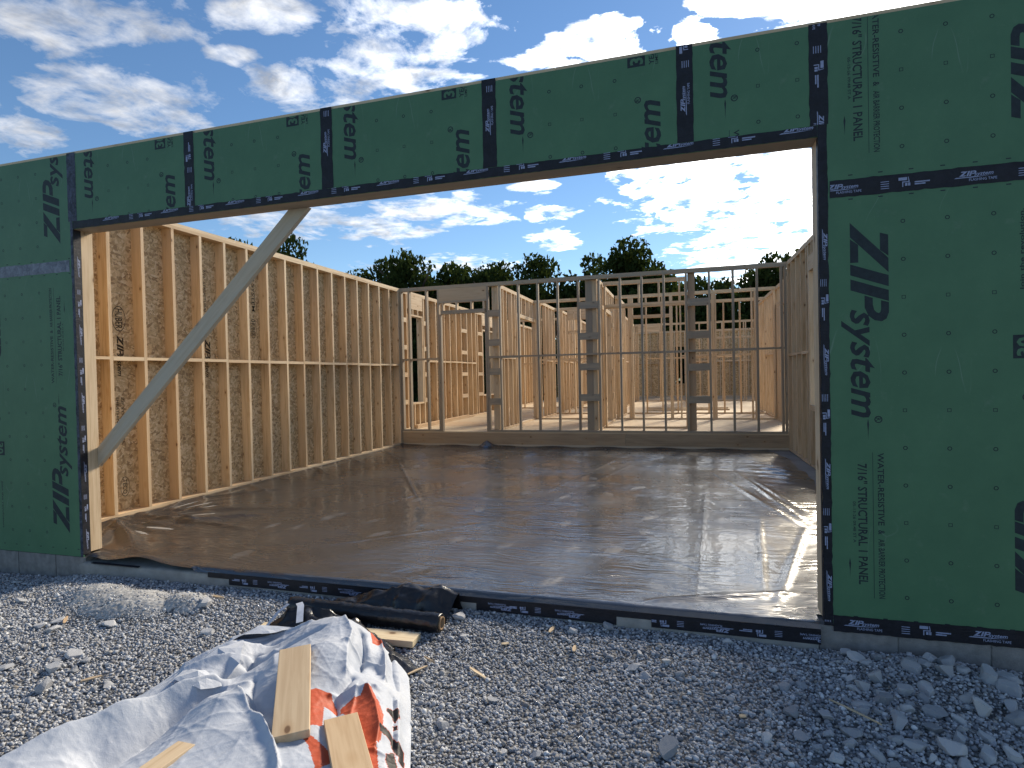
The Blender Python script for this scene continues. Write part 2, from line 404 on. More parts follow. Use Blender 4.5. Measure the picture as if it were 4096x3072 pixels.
# print of flashing tape: length axis s, across axis t (0 .. .095)
TAPEW = .095
def tape_logo(P, f, s, two_line=True, small=False):
    (ox, oy), a, b = f
    def at(ss, tt): return ((ox + ss * a[0] + tt * b[0], oy + ss * a[1] + tt * b[1]), a, b)
    P.logo(at(s, .046), .142, False)
    P.poly([(-.022, -.0085), (.062, -.0085), (.150, -.004), (.0, -.0035), (-.012, -.0035)], at(s, .046))
    if two_line: P.text('FLASHING TAPE', at(s, .046), .045, .168, -.026, -.0125, 0, .012)
    for q in range(4): P.rect(.26, .30, .022 + q * .012, .026 + q * .012, at(s, 0))
    P.rect(.345, .385, .058, .074, at(s, 0)); P.strip([(.389, .074), (.392, .052), (.362, .052), (.362, .024)], [(.392, .076), (.397, .047), (.367, .047), (.367, .024)], at(s, 0))
    P.rect(.375, .386, .028, .044, at(s, 0)); P.rect(.389, .400, .028, .044, at(s, 0))
    for q, w in ((0, .05), (1, .07)): P.rect(.42, .42 + w, .030 + q * .011, .037 + q * .011, at(s, 0))

# ------------------------------------------------------------------ ground
def lerp_table(x, tab):
    xs, ys = zip(*tab); return np.interp(x, xs, ys)
GT = [(-4, -.22), (-.35, -.20), (.1, -.135), (1.7, -.125), (3.5, -.118), (4.9, -.13), (5.5, -.15), (6.0, -.155), (6.6, -.185), (9, -.2)]
def ground_z(x, y):
    x = np.asarray(x, float); y = np.asarray(y, float)
    w = np.clip(-y / .55, 0, 1); w = w * w * (3 - 2 * w)
    z = lerp_table(x, GT) * (1 - w) + (-.16) * w
    m = .095 * np.exp(-(((x - 1.02) / .36) ** 2 + ((y + .46) / .20) ** 2) ** 1.3)
    m = np.maximum(m, .08 * np.exp(-(((x - 1.42) / .20) ** 2 + ((y + .36) / .13) ** 2) ** 1.2))
    m = np.maximum(m, .07 * np.exp(-(((x - .62) / .30) ** 2 + ((y + .36) / .16) ** 2) ** 1.2))
    b = .055 * np.exp(-(((x - 6.0) / .5) ** 2 + ((y + .25) / .35) ** 2)) + .03 * np.exp(-(((x - 5.7) / .3) ** 2 + ((y + .7) / .3) ** 2))
    b += .02 * np.exp(-(((x + .45) / .35) ** 2 + ((y + .2) / .2) ** 2))
    far = np.clip((y - 0) / 1, 0, 1)
    return z + m + b + .008 * np.sin(3.1 * x + 1.7 * y) * np.cos(2.3 * y - x) - .05 * far

def ground_mat():
    m, t = newmat('crushed_stone_ground')
    g = t.add('ShaderNodeNewGeometry').outputs['Position']
    v = t.add('ShaderNodeTexVoronoi', {'Vector': g, 'Scale': 60.})
    c = t.ramp(t.add('ShaderNodeSeparateColor', {0: v.outputs['Color']}).outputs[0], [(0, (.10, .105, .115)), (.6, (.20, .205, .21)), (1, (.34, .34, .335))])
    c = t.mix(t.ramp(v.outputs['Distance'], [(.35, 0.), (.7, .8)]), c, (.05, .05, .055))
    ysep = t.add('ShaderNodeSeparateXYZ', {0: g}).outputs[1]
    gr = t.ramp(t.math('MULTIPLY_ADD', ysep, .02, t.math('MULTIPLY', t.noise(g, .3, 4), .12)), [(.60, 0.), (.66, 1.)])
    c = t.mix(gr, c, t.ramp(t.noise(g, 3, 5), [(.3, (.03, .055, .018)), (.7, (.06, .10, .03))]))
    return finish(m, t, c, .9, .2, bump(t, v.outputs['Distance'], .8, .012))
GM = ground_mat()
xs = np.concatenate([[-900, -300, -100, -40, -15, -6], np.linspace(-3.5, 9, 180), [12, 20, 45, 110, 300, 900]])
ys = np.concatenate([[-400, -100, -30, -10, -5], np.linspace(-3.6, 0.06, 80), [.2, 1, 3, 8, 25, 60, 150, 400, 1200]])
X, Y = np.meshgrid(xs, ys); Z = ground_z(np.clip(X, -4, 9), np.clip(Y, -3.6, 50)); Z = np.where(Y > .1, -.24, Z)
go = link('ground', npmesh('ground', np.stack([X, Y, Z], -1).reshape(-1, 3), gridfaces(len(xs), len(ys)), GM, True)); go['kind'] = 'structure'

def mound():
    nx, ny = 150, 90; u, v = np.meshgrid(np.linspace(.42, 1.70, nx), np.linspace(-.80, -.10, ny)); rg = np.random.default_rng(5)
    bump_ = sum(np.sin(u * f * math.cos(a) + v * f * math.sin(a) + p) / f for f, a, p in zip(rg.uniform(20, 130, 24), rg.uniform(0, 6.3, 24), rg.uniform(0, 6.3, 24)))
    e = np.maximum.reduce([1 - ((u - cx) / rx) ** 2 - ((v - cy) / ry) ** 2 for cx, cy, rx, ry in ((1.02, -.45, .42, .24), (1.40, -.36, .24, .16), (.68, -.40, .26, .18))])
    z = ground_z(u, v) + np.where(e > 0, .010 * np.clip(e * 2.2, 0, 1) - .003, -.05) + .035 * bump_ * np.clip(e + .4, 0, 1) + rg.normal(0, .0035, u.shape)
    o = link('dust_mound', npmesh('mound', np.stack([u, v, z], -1).reshape(-1, 3), gridfaces(nx, ny), plain('stone_dust', (.37, .37, .365), .95, .15, 40, .35, .5, 120, .006), True)); o['kind'] = 'structure'
mound()
# camera footprint test for scatter work: keeps stones to where the photo (and a step to the side) could see them
def seen(x, y, z, mx=1.25, my=1.3):
    p = np.stack([x - CP.x, y - CP.y, z - CP.z], -1) @ np.array(R).T
    return (np.abs(p[..., 0] / p[..., 2]) < .886 * mx) & (np.abs(p[..., 1] / p[..., 2]) < .665 * my) & (p[..., 2] > .2)

def ico():
    bm = bmesh.new(); bmesh.ops.create_icosphere(bm, subdivisions=1, radius=1)
    V = np.array([v.co[:] for v in bm.verts]); bm.verts.index_update(); F = np.array([[v.index for v in f.verts] for f in bm.faces]); bm.free(); return V, F
IV, IF = ico()
def rand_rot(n):
    q = RNG.normal(size=(n, 4)); q /= np.linalg.norm(q, axis=1)[:, None]; a, b, c, d = q.T
    return np.stack([np.stack([1 - 2 * (c * c + d * d), 2 * (b * c - a * d), 2 * (b * d + a * c)], -1), np.stack([2 * (b * c + a * d), 1 - 2 * (b * b + d * d), 2 * (c * d - a * b)], -1), np.stack([2 * (b * d - a * c), 2 * (c * d + a * b), 1 - 2 * (b * b + c * c)], -1)], 1)
def stone_mat(name, lo, mid, hi, attr):
    m, t = newmat(name)
    a = t.add('ShaderNodeAttribute', attribute_name='tone').outputs['Fac'] if attr else t.add('ShaderNodeObjectInfo').outputs['Random']
    g = t.add('ShaderNodeNewGeometry').outputs['Position'] if attr else t.add('ShaderNodeTexCoord').outputs['Object']
    n = t.noise(g, 55, 5, .65)
    c = t.ramp(t.math('ADD', a, t.math('MULTIPLY', t.math('SUBTRACT', n, .5), .45)), [(0, lo), (.5, mid), (1, hi)])
    if attr: c = t.mix(t.ramp(t.math('FRACT', t.math('MULTIPLY', a, 977.)), [(.80, 0.), (1., .6)]), c, (.34, .29, .22))
    return finish(m, t, c, .85, .25, bump(t, n, .4, .004))
GRAVEL = stone_mat('gravel_stone', (.125, .133, .152), (.345, .36, .39), (.66, .67, .68), True)
ROCKM = stone_mat('limestone', (.24, .25, .27), (.36, .37, .39), (.52, .52, .52), False)
def make_gravel():
    xs_, ys_, rs = [], [], []
    for (n, r0, r1) in ((74000, .0052, .0100), (3600, .010, .017)):
        x = RNG.uniform(-2.2, 7.6, n * 2); y = RNG.uniform(-2.7, .04, n * 2)
        ok = seen(x, y, np.full_like(x, -.15)); ok &= (y < -.012) | (x < -.05) & (y < -.004) | (x > 5.6) & (y < -.004)
        x, y = x[ok][:n], y[ok][:n]; xs_.append(x); ys_.append(y); rs.append(RNG.uniform(r0, r1, len(x)))
    x, y, r = map(np.concatenate, (xs_, ys_, rs)); n = len(x)
    z = ground_z(x, y) + r * RNG.uniform(-.1, .75, n)
    # fine dust on the mound and thin by the coarse rocks
    r = np.where(((x - 1.02) / .5) ** 2 + ((y + .42) / .3) ** 2 < 1, r * .72, r)
    V = IV[None] * (1 + RNG.uniform(-.26, .26, (n, len(IV), 1)))
    sc = RNG.uniform(.62, 1.3, (n, 1, 3)); V = V * sc
    V = np.einsum('nij,nkj->nki', rand_rot(n), V) * r[:, None, None]
    V[..., 2] *= .82
    V += np.stack([x, y, z], -1)[:, None]
    F = IF[None] + (np.arange(n) * len(IV))[:, None, None]
    tone = np.clip(RNG.normal(.46, .24, n) + .16 * np.exp(-((x - 1.0) / .5) ** 2 - ((y + .42) / .25) ** 2), 0, 1)
    o = link('gravel', npmesh('gravel', V.reshape(-1, 3), F.reshape(-1, 3), GRAVEL, False, np.repeat(tone, len(IV))))
    o['kind'] = 'stuff'; o['label'] = 'blue grey crushed stone gravel covering the ground'; o['category'] = 'gravel'
make_gravel()

def rock_mesh(seed):
    rg = np.random.default_rng(seed); bm = bmesh.new(); bmesh.ops.create_icosphere(bm, subdivisions=3, radius=1)
    for v in bm.verts: v.co *= 1.25
    for _ in range(13):
        n = Vector(rg.normal(size=3)).normalized(); h = rg.uniform(.42, .80)
        for v in bm.verts:
            d = v.co.dot(n)
            if d > h: v.co -= n * (d - h)
    for v in bm.verts: v.co = v.co * 1.18 + Vector(rg.normal(size=3)) * .010
    me = bpy.data.meshes.new('rock'); bm.to_mesh(me); bm.free(); me.materials.append(ROCKM); return me
ROCKS = [rock_mesh(i) for i in range(9)]
def rock(x, y, w, label, group=None, flat=.85):
    d = math.dist((x, y, -.15), CP); s = w / 2310 * d / 2 * .70
    if flat < .5: s *= .8
    o = link('rock', random.choice(ROCKS), None, (x, y, float(ground_z(x, y)) + s * .38), (random.uniform(-.3, .3), random.uniform(-.3, .3), random.uniform(0, 6.3)))
    o.scale = (s * random.uniform(.95, 1.25), s * random.uniform(.75, 1.0), s * flat * random.uniform(.8, 1.2)); tag(o, label, 'rock', group); return o
ORD = 'first second third fourth fifth sixth seventh eighth ninth tenth eleventh twelfth thirteenth fourteenth fifteenth sixteenth seventeenth eighteenth nineteenth twentieth'.split() + ['twenty-first', 'twenty-second', 'twenty-third']
def rocks(lst, bands, group, flat=.85):
    for (lo, hi, txt) in bands:
        for k, (x, y, w) in enumerate(sorted(r for r in lst if lo <= r[1] < hi)): rock(x, y, w, txt % ORD[k], group, flat)
rocks([(5.66, -.07, 47), (5.7, -0.15, 64), (5.75, -0.19, 53), (5.8, -0.11, 50), (5.84, -0.24, 33), (5.74, -0.36, 72), (5.66, -0.45, 61), (5.72, -0.49, 53), (5.61, -0.45, 50), (5.63, -0.35, 50), (5.96, -0.12, 50), (6.06, -0.08, 53), (6.12, -0.1, 72), (6.18, -0.15, 56), (5.95, -0.22, 72), (6.01, -0.17, 61), (6.09, -0.23, 67), (6.26, -0.23, 83), (6.38, -0.17, 72), (6.33, -0.30, 78), (6.07, -0.45, 50), (5.94, -0.42, 61), (5.82, -0.46, 61), (5.7, -0.55, 83), (5.56, -0.57, 42), (5.62, -0.6, 61), (5.59, -0.66, 56), (5.83, -0.55, 39), (5.9, -0.5, 50), (5.9, -0.61, 67), (5.73, -0.71, 94), (5.66, -0.65, 44), (5.8, -0.6, 50), (5.98, -0.61, 61), (6.11, -0.53, 78), (6.22, -0.56, 78), (6.25, -0.45, 72), (5.44, -0.72, 67), (5.42, -0.84, 50), (5.5, -0.82, 78), (5.36, -0.94, 44), (5.48, -0.9, 50), (5.42, -0.99, 67), (5.31, -0.88, 61), (5.67, -0.84, 50), (5.85, -0.73, 61), (5.74, -0.87, 67), (5.86, -0.84, 100), (5.78, -0.92, 44), (5.88, -0.93, 72), (5.57, -0.95, 72), (5.62, -1.0, 56), (5.92, -0.78, 61), (5.99, -0.86, 83), (6.09, -0.83, 67), (6.05, -0.72, 56), (5.97, -0.68, 39), (5.29, -0.47, 61), (5.38, -0.44, 44), (5.28, -0.7, 61), (5.36, -0.53, 44), (6.4, -.42, 60), (6.43, -.6, 66), (6.2, -.72, 58)],
    [(-.26, 0, 'limestone lump in the row along the block wall, %s from the door jamb'), (-.55, -.26, 'limestone lump in the second row of the right rock spill, %s from its left'), (-.75, -.55, 'limestone lump in the third row of the right rock spill, %s from its left'), (-2, -.75, 'limestone lump in the front row of the right rock spill, %s from its left')], 'limestone lumps under the right wall')
rocks([(0.77, -0.74, 61), (0.72, -0.84, 67), (0.85, -0.86, 72), (1.15, -0.72, 67), (1.94, -0.67, 72), (1.99, -0.84, 33), (1.49, -1.13, 56), (1.31, -1.14, 44), (1.36, -1.07, 78), (1.43, -1.25, 90), (1.55, -1.23, 50), (1.88, -1.29, 61), (1.66, -1.12, 39), (1.12, -1.29, 67), (0.11, -0.56, 50), (-0.33, -0.15, 28), (-0.2, -0.12, 33), (-0.08, -0.52, 44), (-0.43, -0.24, 44), (-.55, -.3, 40), (-.3, -.35, 46)],
    [(-.6, 0, 'flat grey stone flake near the left curb, %s from the left'), (-2, -.6, 'flat grey stone flake in the gravel left of the tarp, %s from the left')], 'stone flakes left of the tarp', .45)
rocks([(4.58, -0.32, 36), (4.79, -0.48, 43), (4.62, -0.52, 55), (4.73, -0.37, 43), (4.43, -0.38, 40), (4.08, -1.28, 51), (4.22, -1.26, 51), (5.03, -0.66, 47), (5.16, -0.94, 51), (3.91, -0.92, 46), (5.06, -0.06, 43), (4.18, -.15, 50)],
    [(-2, 0, 'grey stone chunk scattered in the gravel before the opening, %s from the left')], 'stone chunks in front of the opening')
rock(3.41, -.15, 68, 'rounded pale rock just past the open end of the black plastic roll')
rock(3.36, .0, 38, 'small pale rock against the curb beyond the black plastic roll').location.y = -.05
rock(3.54, -.34, 40, 'small white stone in front of the open end of the black plastic roll')
rock(4.38, -.05, 56, 'rounded grey rock touching the curb below the bare gap between tapes')
rock(4.76, -1.12, 104, 'largest grey rock half sunk in gravel at the bottom middle of the photo')
rock(3.75, -1.18, 58, 'pointed grey stone alone in the gravel right of the tarp lettering')
rock(4.56, -.46, 66, 'wedge shaped grey stone tilted in the gravel near the middle of the opening')
rock(1.58, -1.4, 64, 'pale triangular rock standing in gravel beside the long tarp fold')
rock(1.61, -.35, 56, 'small pale rock right of the gravel mound beside a wood scrap')

# ------------------------------------------------------------------ foundation and slab
fo = structure('foundation_wall')
def blk(x0, x1, name='concrete_block', y0=0.004):
    bx(fo, name, x0 + .004, x1 - .004, y0, .2, -.26, -.004, CONCB)
xx = 5.552
for e in (5.946, 6.373, 6.791, 7.2): blk(xx, e); xx = e
xx = -1.5
for e in (-1.15, -.768, -.325, .02): blk(xx, e); xx = e
bx(fo, 'mortar_joints', -1.5, .016, .010, .19, -.25, -.008, CONC); bx(fo, 'mortar_joints', 5.556, 7.2, .010, .19, -.25, -.008, CONC)
def curb():
    n = 90; prof = [(.25, -.035), (.02, -.035), (-.004, -.040), (-.016, -.052), (-.018, -.12), (-.016, -.30)]
    V = []
    for i in range(n + 1):
        x = .015 + (5.548 - .015) * i / n
        for k, (y, z) in enumerate(prof):
            r = 0 if k < 1 else RNG.normal(0, .0022)
            e = 0
            if i < 3: e = RNG.normal(0, .012)
            V.append((x + e * (k > 1), y + r - (.02 * math.exp(-i / 2.5) if k > 1 else 0), z + (RNG.normal(0, .002) if 0 < k < 4 else 0)))
    me = npmesh('curb', V, gridfaces(len(prof), n + 1), CONC)
    return me
link('concrete_curb', curb(), fo)
sl_ = bx(None, 'garage_slab', -1.0, 6.7, .2, 7.64, -.2, .0, SLAB); sl_['kind'] = 'structure'

# ------------------------------------------------------------------ framing helpers
T, D4, D6 = .038, .089, .140
def studs_x(parent, xs, y0, z0, z1, depth=D4, name='stud', mat=None):
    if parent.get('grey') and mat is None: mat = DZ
    for x in xs: bx(parent, name, x, x + T, y0, y0 + depth, z0, z1, mat, (random.gauss(0, .0008), random.gauss(0, .0016), random.gauss(0, .02)))
def studs_y(parent, ys, x0, z0, z1, depth=D4, name='stud', mat=None):
    for y in ys: bx(parent, name, x0, x0 + depth, y, y + T, z0, z1, mat, (random.gauss(0, .0016), random.gauss(0, .0008), random.gauss(0, .02)))
def blocks_x(parent, xs, y0, z, depth=D4, h=T, name='blocking', mat=None):
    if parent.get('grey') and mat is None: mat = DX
    for a, b in zip(xs[:-1], xs[1:]):
        if b - a > T + .01: bx(parent, name, a + T + .001, b - .001, y0, y0 + depth, z + random.uniform(-.006, .006), z + h + random.uniform(-.004, .004), mat)
def blocks_y(parent, ys, x0, z, depth=D4, h=T, name='blocking', mat=None):
    for a, b in zip(ys[:-1], ys[1:]):
        if b - a > T + .01: bx(parent, name, x0, x0 + depth, a + T + .001, b - .001, z + random.uniform(-.006, .006), z + h + random.uniform(-.004, .004), mat)
def rung(a, b, s=.4064):
    o = [];
    while a < b - .02: o.append(a); a += s
    return o

# ------------------------------------------------------------------ garage front wall
fw = thing('garage_front_wall', 'green sheathed front wall with the wide empty garage door opening', 'wall', (2.8, 0, 0))
HOP, HT, XO = 2.739, 3.357, 5.58
EDGE0, EDGE1 = -1.101, 6.791
S5 = 5.589
fmat = [0, 0, 0, 1, 0, 0]
def panel(x0, x1, z0, z1, sheet_u, sheet_v, rot180=False, kn=True):
    """one sheathing sheet with its share of the sheet print; sheet_u / sheet_v place the sheet's lower left corner"""
    p = bx(fw, 'sheathing_panel', x0 + .0015, x1 - .0015, 0, .011, z0 + .001, z1, [GREEN, OSB], None, fmat)
    P, K = SP[rot180]
    c = Vector(((x0 + x1) / 2, .0055, (z0 + z1) / 2))
    clip = (x0 + .006, x1 - .006, z0 + .004, z1 - .004)
    for pr, mat, l, nm in ((P, PRINT, .0005, 'printed_lettering'), (K, GREEN, .0011, 'printed_number')):
        me = pr.mesh('sheet_print', mat, lambda u, v, q: (u - c.x, -l - q - .0055, v - c.z), clip, (sheet_u, sheet_v))
        if me.polygons:
            o = bpy.data.objects.new(nm, me); COL.objects.link(o); o.parent = p; o['kind'] = 'stuff'
        else: bpy.data.meshes.remove(me)
    return p
panel(EDGE0, 0, 0, 2.438, -1.2192, 0, True)
panel(EDGE0, 0, 2.438, HT, -1.2192, 2.438, True)
for i, dv in enumerate((-.005, .0, .005, .01)): panel(SW * i, SW * (i + 1), HOP, HT, SW * i, 1.805 + dv)
panel(SW * 4, S5, HOP, HT, SW * 4, 1.86)
panel(S5, EDGE1, 0, 2.438, S5, 0)
panel(S5, EDGE1, 2.438, HT, S5, 2.446)
def strip_mesh(w, h, mat):
    """thin tape strip, a little wavy along its edges and wrinkled across its face"""
    lon = max(w, h); n = max(4, int(lon / .03)); k = 5; V = []
    for i in range(n + 1):
        e0, e1 = RNG.normal(0, .0014), RNG.normal(0, .0014)
        for j in range(k):
            a = -lon / 2 + lon * i / n; q = min(w, h); b = -q / 2 + q * j / (k - 1) + (e0 if j == 0 else e1 if j == k - 1 else 0)
            d = -.0004 - (abs(RNG.normal(0, .0006)) if 0 < j < k - 1 else 0)
            V.append((a, d, b) if w >= h else (b, d, a))
    F = gridfaces(k, n + 1)
    return npmesh('tape', V, F if w < h else F[:, ::-1], mat, True)
def ftape(x0, x1, z0, z1, vertical, logos=(), rev=False, face='front', two=True, y=-.001, mat=None):
    """strip of tape on the wall front with its printed marks"""
    t = link('flashing_tape', strip_mesh(x1 - x0, z1 - z0, mat or TAPE), fw, ((x0 + x1) / 2, y, (z0 + z1) / 2))
    if logos:
        P = Print()
        for s in logos:
            if vertical: f = ((x1 - (TAPEW - (x1 - x0)) * 0, 0), (0, 1), (-1, 0)) if not rev else ((x0, 0), (0, -1), (1, 0))
            else: f = ((0, z0), (1, 0), (0, 1))
            if vertical and rev: tape_logo(P, f, -s, two)
            else: tape_logo(P, f, s, two)
        c = Vector(t.location) + fw.location
        me = P.mesh('tape_print', TAPEPRINT, lambda u, v, q: (u - c.x, -.0024 - q, v - c.z), (x0 + .002, x1 - .002, z0 + .002, z1 - .002))
        if me.polygons:
            o = bpy.data.objects.new('tape_lettering', me); COL.objects.link(o); o.parent = t; o['kind'] = 'stuff'
    return t
TY = -.0016
for i, st in enumerate((None, 2.80, 3.05, 3.03, 2.98)):
    x = SW * i
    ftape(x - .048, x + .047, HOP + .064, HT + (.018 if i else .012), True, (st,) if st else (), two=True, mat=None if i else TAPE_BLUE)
ftape(S5 - .048, S5 + .047, HOP + .064, HT + .006, True, (3.50, 2.86), True)
ftape(.004, XO - .002, HOP, HOP + .063, False, (.35, .95, 1.57, 2.21, 2.848, 3.49, 4.133, 4.768, 5.406), two=False)
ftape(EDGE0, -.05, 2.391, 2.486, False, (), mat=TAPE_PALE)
ftape(S5 + .048, EDGE1, 2.391, 2.486, False, (5.625, 6.246))
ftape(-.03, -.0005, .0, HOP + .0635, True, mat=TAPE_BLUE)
ftape(XO + .0005, XO + .0475, .0, HOP + .0635, True, ())
ftape(XO + .0482, EDGE1, -.030, .062, False, (5.70, 6.29), y=-.0016)
def jamb_tape(x, sgn, y1, logos):
    t = bx(fw, 'flashing_tape', x - .0008 if sgn < 0 else x, x if sgn < 0 else x + .0008, -.001, y1, .02, HOP - .003, TAPE)
    P = Print()
    for s in logos:
        tape_logo(P, ((.004 if sgn > 0 else -.035, 0), (0, -1), ((1 if sgn > 0 else -1) * .62, 0)), -s, False)
    c = Vector(t.location) + fw.location
    me = P.mesh('tape_print', TAPEPRINT, lambda u, v, q: ((.0009 + q) * sgn, u - c.y, v - c.z), (0, y1 - .003, .03, HOP - .01))
    if me.polygons:
        o = bpy.data.objects.new('tape_lettering', me); COL.objects.link(o); o.parent = t; o['kind'] = 'stuff'
jamb_tape(0, 1, .063, (2.5, 1.93, 1.36, .78, .21))
jamb_tape(XO, -1, .035, ())
# lettering on the right jamb tape sits on the wall front
P = Print()
for s in (2.205, 1.562, .922, .291): tape_logo(P, ((XO - .012, 0), (0, -1), (.75, 0)), -s, False)
o = link('tape_lettering', P.mesh('tape_print', TAPEPRINT, lambda u, v, q: (u - 2.8, -.0028 - q, v), (XO + .002, XO + .046, .02, 2.7)), None); o.parent = fw; o['kind'] = 'stuff'
# framing behind the sheathing
YB = .011; PD = .152
for i in range(3): bx(fw, 'jamb_stud', -T * (i + 1) + .0, -T * i - .001, YB + .001, YB + PD, .03, HOP)
for i in range(3): bx(fw, 'jamb_stud', XO + T * i + .001, XO + T * (i + 1), YB + .001, YB + PD, .03, HOP)
studs_x(fw, [-.95, -.62, -.31], YB + .001, .045, 3.30, D6); studs_x(fw, [5.80, 6.10, 6.45, 6.60], YB + .001, .045, 3.30, D6)
bx(fw, 'header', -.114, XO + .114, YB + .001, YB + PD, HOP + .001, 3.04, DX)  # dark lumber carries the shade under the header in its colour
studs_x(fw, rung(.2, 5.5), YB + .002, 3.041, 3.304, D6, 'cripple_stud')
bx(fw, 'top_plate', EDGE0 + .011, 2.3, YB + .0005, YB + D6, 3.305, 3.343); bx(fw, 'top_plate', 2.302, EDGE1 - .011, YB + .0005, YB + D6, 3.305, 3.343)
bx(fw, 'top_plate', EDGE0 + .011, 4.1, YB, YB + D6, 3.3435, 3.381, LIGHTX); bx(fw, 'top_plate', 4.102, EDGE1 - .011, YB, YB + D6, 3.3435, 3.381, LIGHTX)
bx(fw, 'bottom_plate', EDGE0 + .011, -.115, YB + .001, YB + D6, .0, .038); bx(fw, 'bottom_plate', XO + .115, EDGE1 - .011, YB + .001, YB + D6, .0, .038)

# ------------------------------------------------------------------ garage left wall
lw = thing('garage_left_wall', 'long left garage wall with exposed studs and strand board panels', 'wall', (-1.02, 3.8, 0))
XL = -.95
ly = [1.052 + .4064 * k for k in range(-2, 16)] + [7.55, 7.594]
for y in ly: bx(lw, 'stud', XL - D6, XL, y, y + T, .052, 3.279, None, (random.gauss(0, .0015), 0, random.gauss(0, .012)))
bx(lw, 'bottom_plate', XL - D6, XL + .001, .165, 4.2, .013, .051); bx(lw, 'bottom_plate', XL - D6, XL + .001, 4.202, 7.632, .013, .051)
bx(lw, 'top_plate', XL - D6, XL + .001, .153, 3.4, 3.280, 3.318); bx(lw, 'top_plate', XL - D6, XL + .001, 3.402, 7.632, 3.280, 3.318)
bx(lw, 'top_plate', XL - D6, XL - .004, .153, 5.0, 3.3195, 3.357); bx(lw, 'top_plate', XL - D6, XL - .004, 5.002, 7.72, 3.3195, 3.357)
blocks_y(lw, [.2] + ly[:-1], XL - D6 + .001, 1.70, D6 - .001)
lf = [0, 0, 0, 0, 1, 0]
ys_ = [.011, 1.071, 2.290, 3.510, 4.729, 5.948, 7.167, 7.72]
for a, b in zip(ys_[:-1], ys_[1:]):
    for z0, z1 in ((.0, 2.4375), (2.4385, 3.357)):
        bx(lw, 'sheathing_panel', XL - D6 - .012, XL - D6 - .001, a + .0015, b - .0015, z0, z1, [GREEN, OSB], None, lf)
def osb_stamp(yc, items):
    P = Print()
    for kind, txt, s0, s1, t0, t1 in items:
        f = ((yc, 0), (0, -1), (1, 0))
        if kind == 't': P.text(txt, f, -s0, -s1, t0, t1, .0, .012)
        elif kind == 'z': P.logo(((yc + t0, s0), (0, -1), (1, 0)), (s0 - s1) / 1.1, False)
        else:
            n = 24; o = [((s0 + s1) / 2 * -1 + (s0 - s1) / 2 * math.cos(2 * math.pi * i / n), (t0 + t1) / 2 + (t1 - t0) / 2 * math.sin(2 * math.pi * i / n)) for i in range(n + 1)]
            cx, cy = -(s0 + s1) / 2, (t0 + t1) / 2
            P.strip(o, [(cx + (x - cx) * .93, cy + (y - cy) * .93) for x, y in o], f)
    me = P.mesh('stamp', OSBPRINT, lambda u, v, q: (XL - D6 - .0004 + q - lw.location.x, u - lw.location.y, v))
    o = bpy.data.objects.new('printed_lettering', me); COL.objects.link(o); o.parent = lw; o['kind'] = 'stuff'
B0 = 1.052 + T
osb_stamp(B0 + .17, [('o', '', 2.30, 2.02, -.06, .10), ('t', 'HUBER', 2.27, 2.05, -.02, .06), ('z', '', 1.98, 1.52, -.01, .1), ('t', 'ZIP SYSTEM WALL', 1.30, .78, .02, .05), ('t', 'SHEATHING PANEL', 1.30, .78, -.04, -.01), ('o', '', .42, .20, -.02, .09), ('t', 'TECO', .39, .23, .01, .06)])
osb_stamp(B0 + .4064 * 5 + .22, [('o', '', 2.34, 2.06, -.05, .08), ('t', 'HUBER', 2.31, 2.09, -.02, .05), ('t', 'ZIP SYSTEM', 3.05, 2.45, .0, .06)])
osb_stamp(B0 + .4064 * 3 + .16, [('t', '7/16" STRUCTURAL 1', 2.9, 2.3, .0, .035), ('z', '', 2.0, 1.5, .0, .1)])
# ------------------------------------------------------------------ garage right wall
rw = thing('garage_right_wall', 'right garage wall of exposed studs with a window opening', 'wall', (6.71, 3.8, 0))
XR = 6.64
ry = [.24, .65, 1.06, 1.46, 1.87, 2.27, 2.68, 3.08, 3.49, 3.9, 4.19, 5.838, 5.990, 6.396, 6.803, 7.209, 7.55, 7.594]
for y in ry: bx(rw, 'stud', XR, XR + D6, y, y + T, .052, 3.279)
bx(rw, 'bottom_plate', XR - .001, XR + D6, .165, 7.632, .013, .051); bx(rw, 'top_plate', XR - .001, XR + D6, .153, 7.632, 3.280, 3.318); bx(rw, 'top_plate', XR + .004, XR + D6, .153, 7.72, 3.3195, 3.357)
bx(rw, 'header', XR, XR + D6, 4.23, 5.837, 2.885, 3.11); bx(rw, 'window_sill_plate', XR, XR + D6, 4.23, 5.837, .878, .916); bx(rw, 'window_sill_plate', XR + .001, XR + D6, 4.23, 5.837, .838, .876)
bx(rw, 'trimmer_stud', XR, XR + D6, 5.799, 5.836, .917, 2.884); bx(rw, 'trimmer_stud', XR, XR + D6, 4.23, 4.267, .917, 2.884)
for y in (4.6, 5.0, 5.4, 5.66, 5.76): bx(rw, 'cripple_stud', XR, XR + D6, y, y + T, .052, .837)
for y in (4.6, 5.0, 5.4, 5.6): bx(rw, 'cripple_stud', XR, XR + D6, y, y + T, 3.111, 3.279)
blocks_y(rw, ry[11:17], XR, 1.685, D6 - .001); blocks_y(rw, ry[:11], XR, 1.685, D6 - .001)
rf = [0, 0, 0, 0, 0, 1]
for a, b, z0, z1 in ((.011, 1.071, 0, 2.436), (1.071, 2.29, 0, 2.436), (2.29, 3.51, 0, 2.436), (3.51, 4.23, 0, 2.436), (4.23, 5.84, 0, .916), (5.84, 7.06, 0, 2.436), (7.06, 7.72, 0, 2.436), (.011, 1.071, 2.439, 3.357), (1.071, 2.29, 2.439, 3.357), (2.29, 4.23, 2.439, 3.357), (4.23, 5.84, 2.885, 3.357), (5.84, 7.72, 2.439, 3.357)):
    bx(rw, 'sheathing_panel', XR + D6 + .001, XR + D6 + .012, a + .0015, b - .0015, z0, z1, [GREEN, OSB], None, rf)

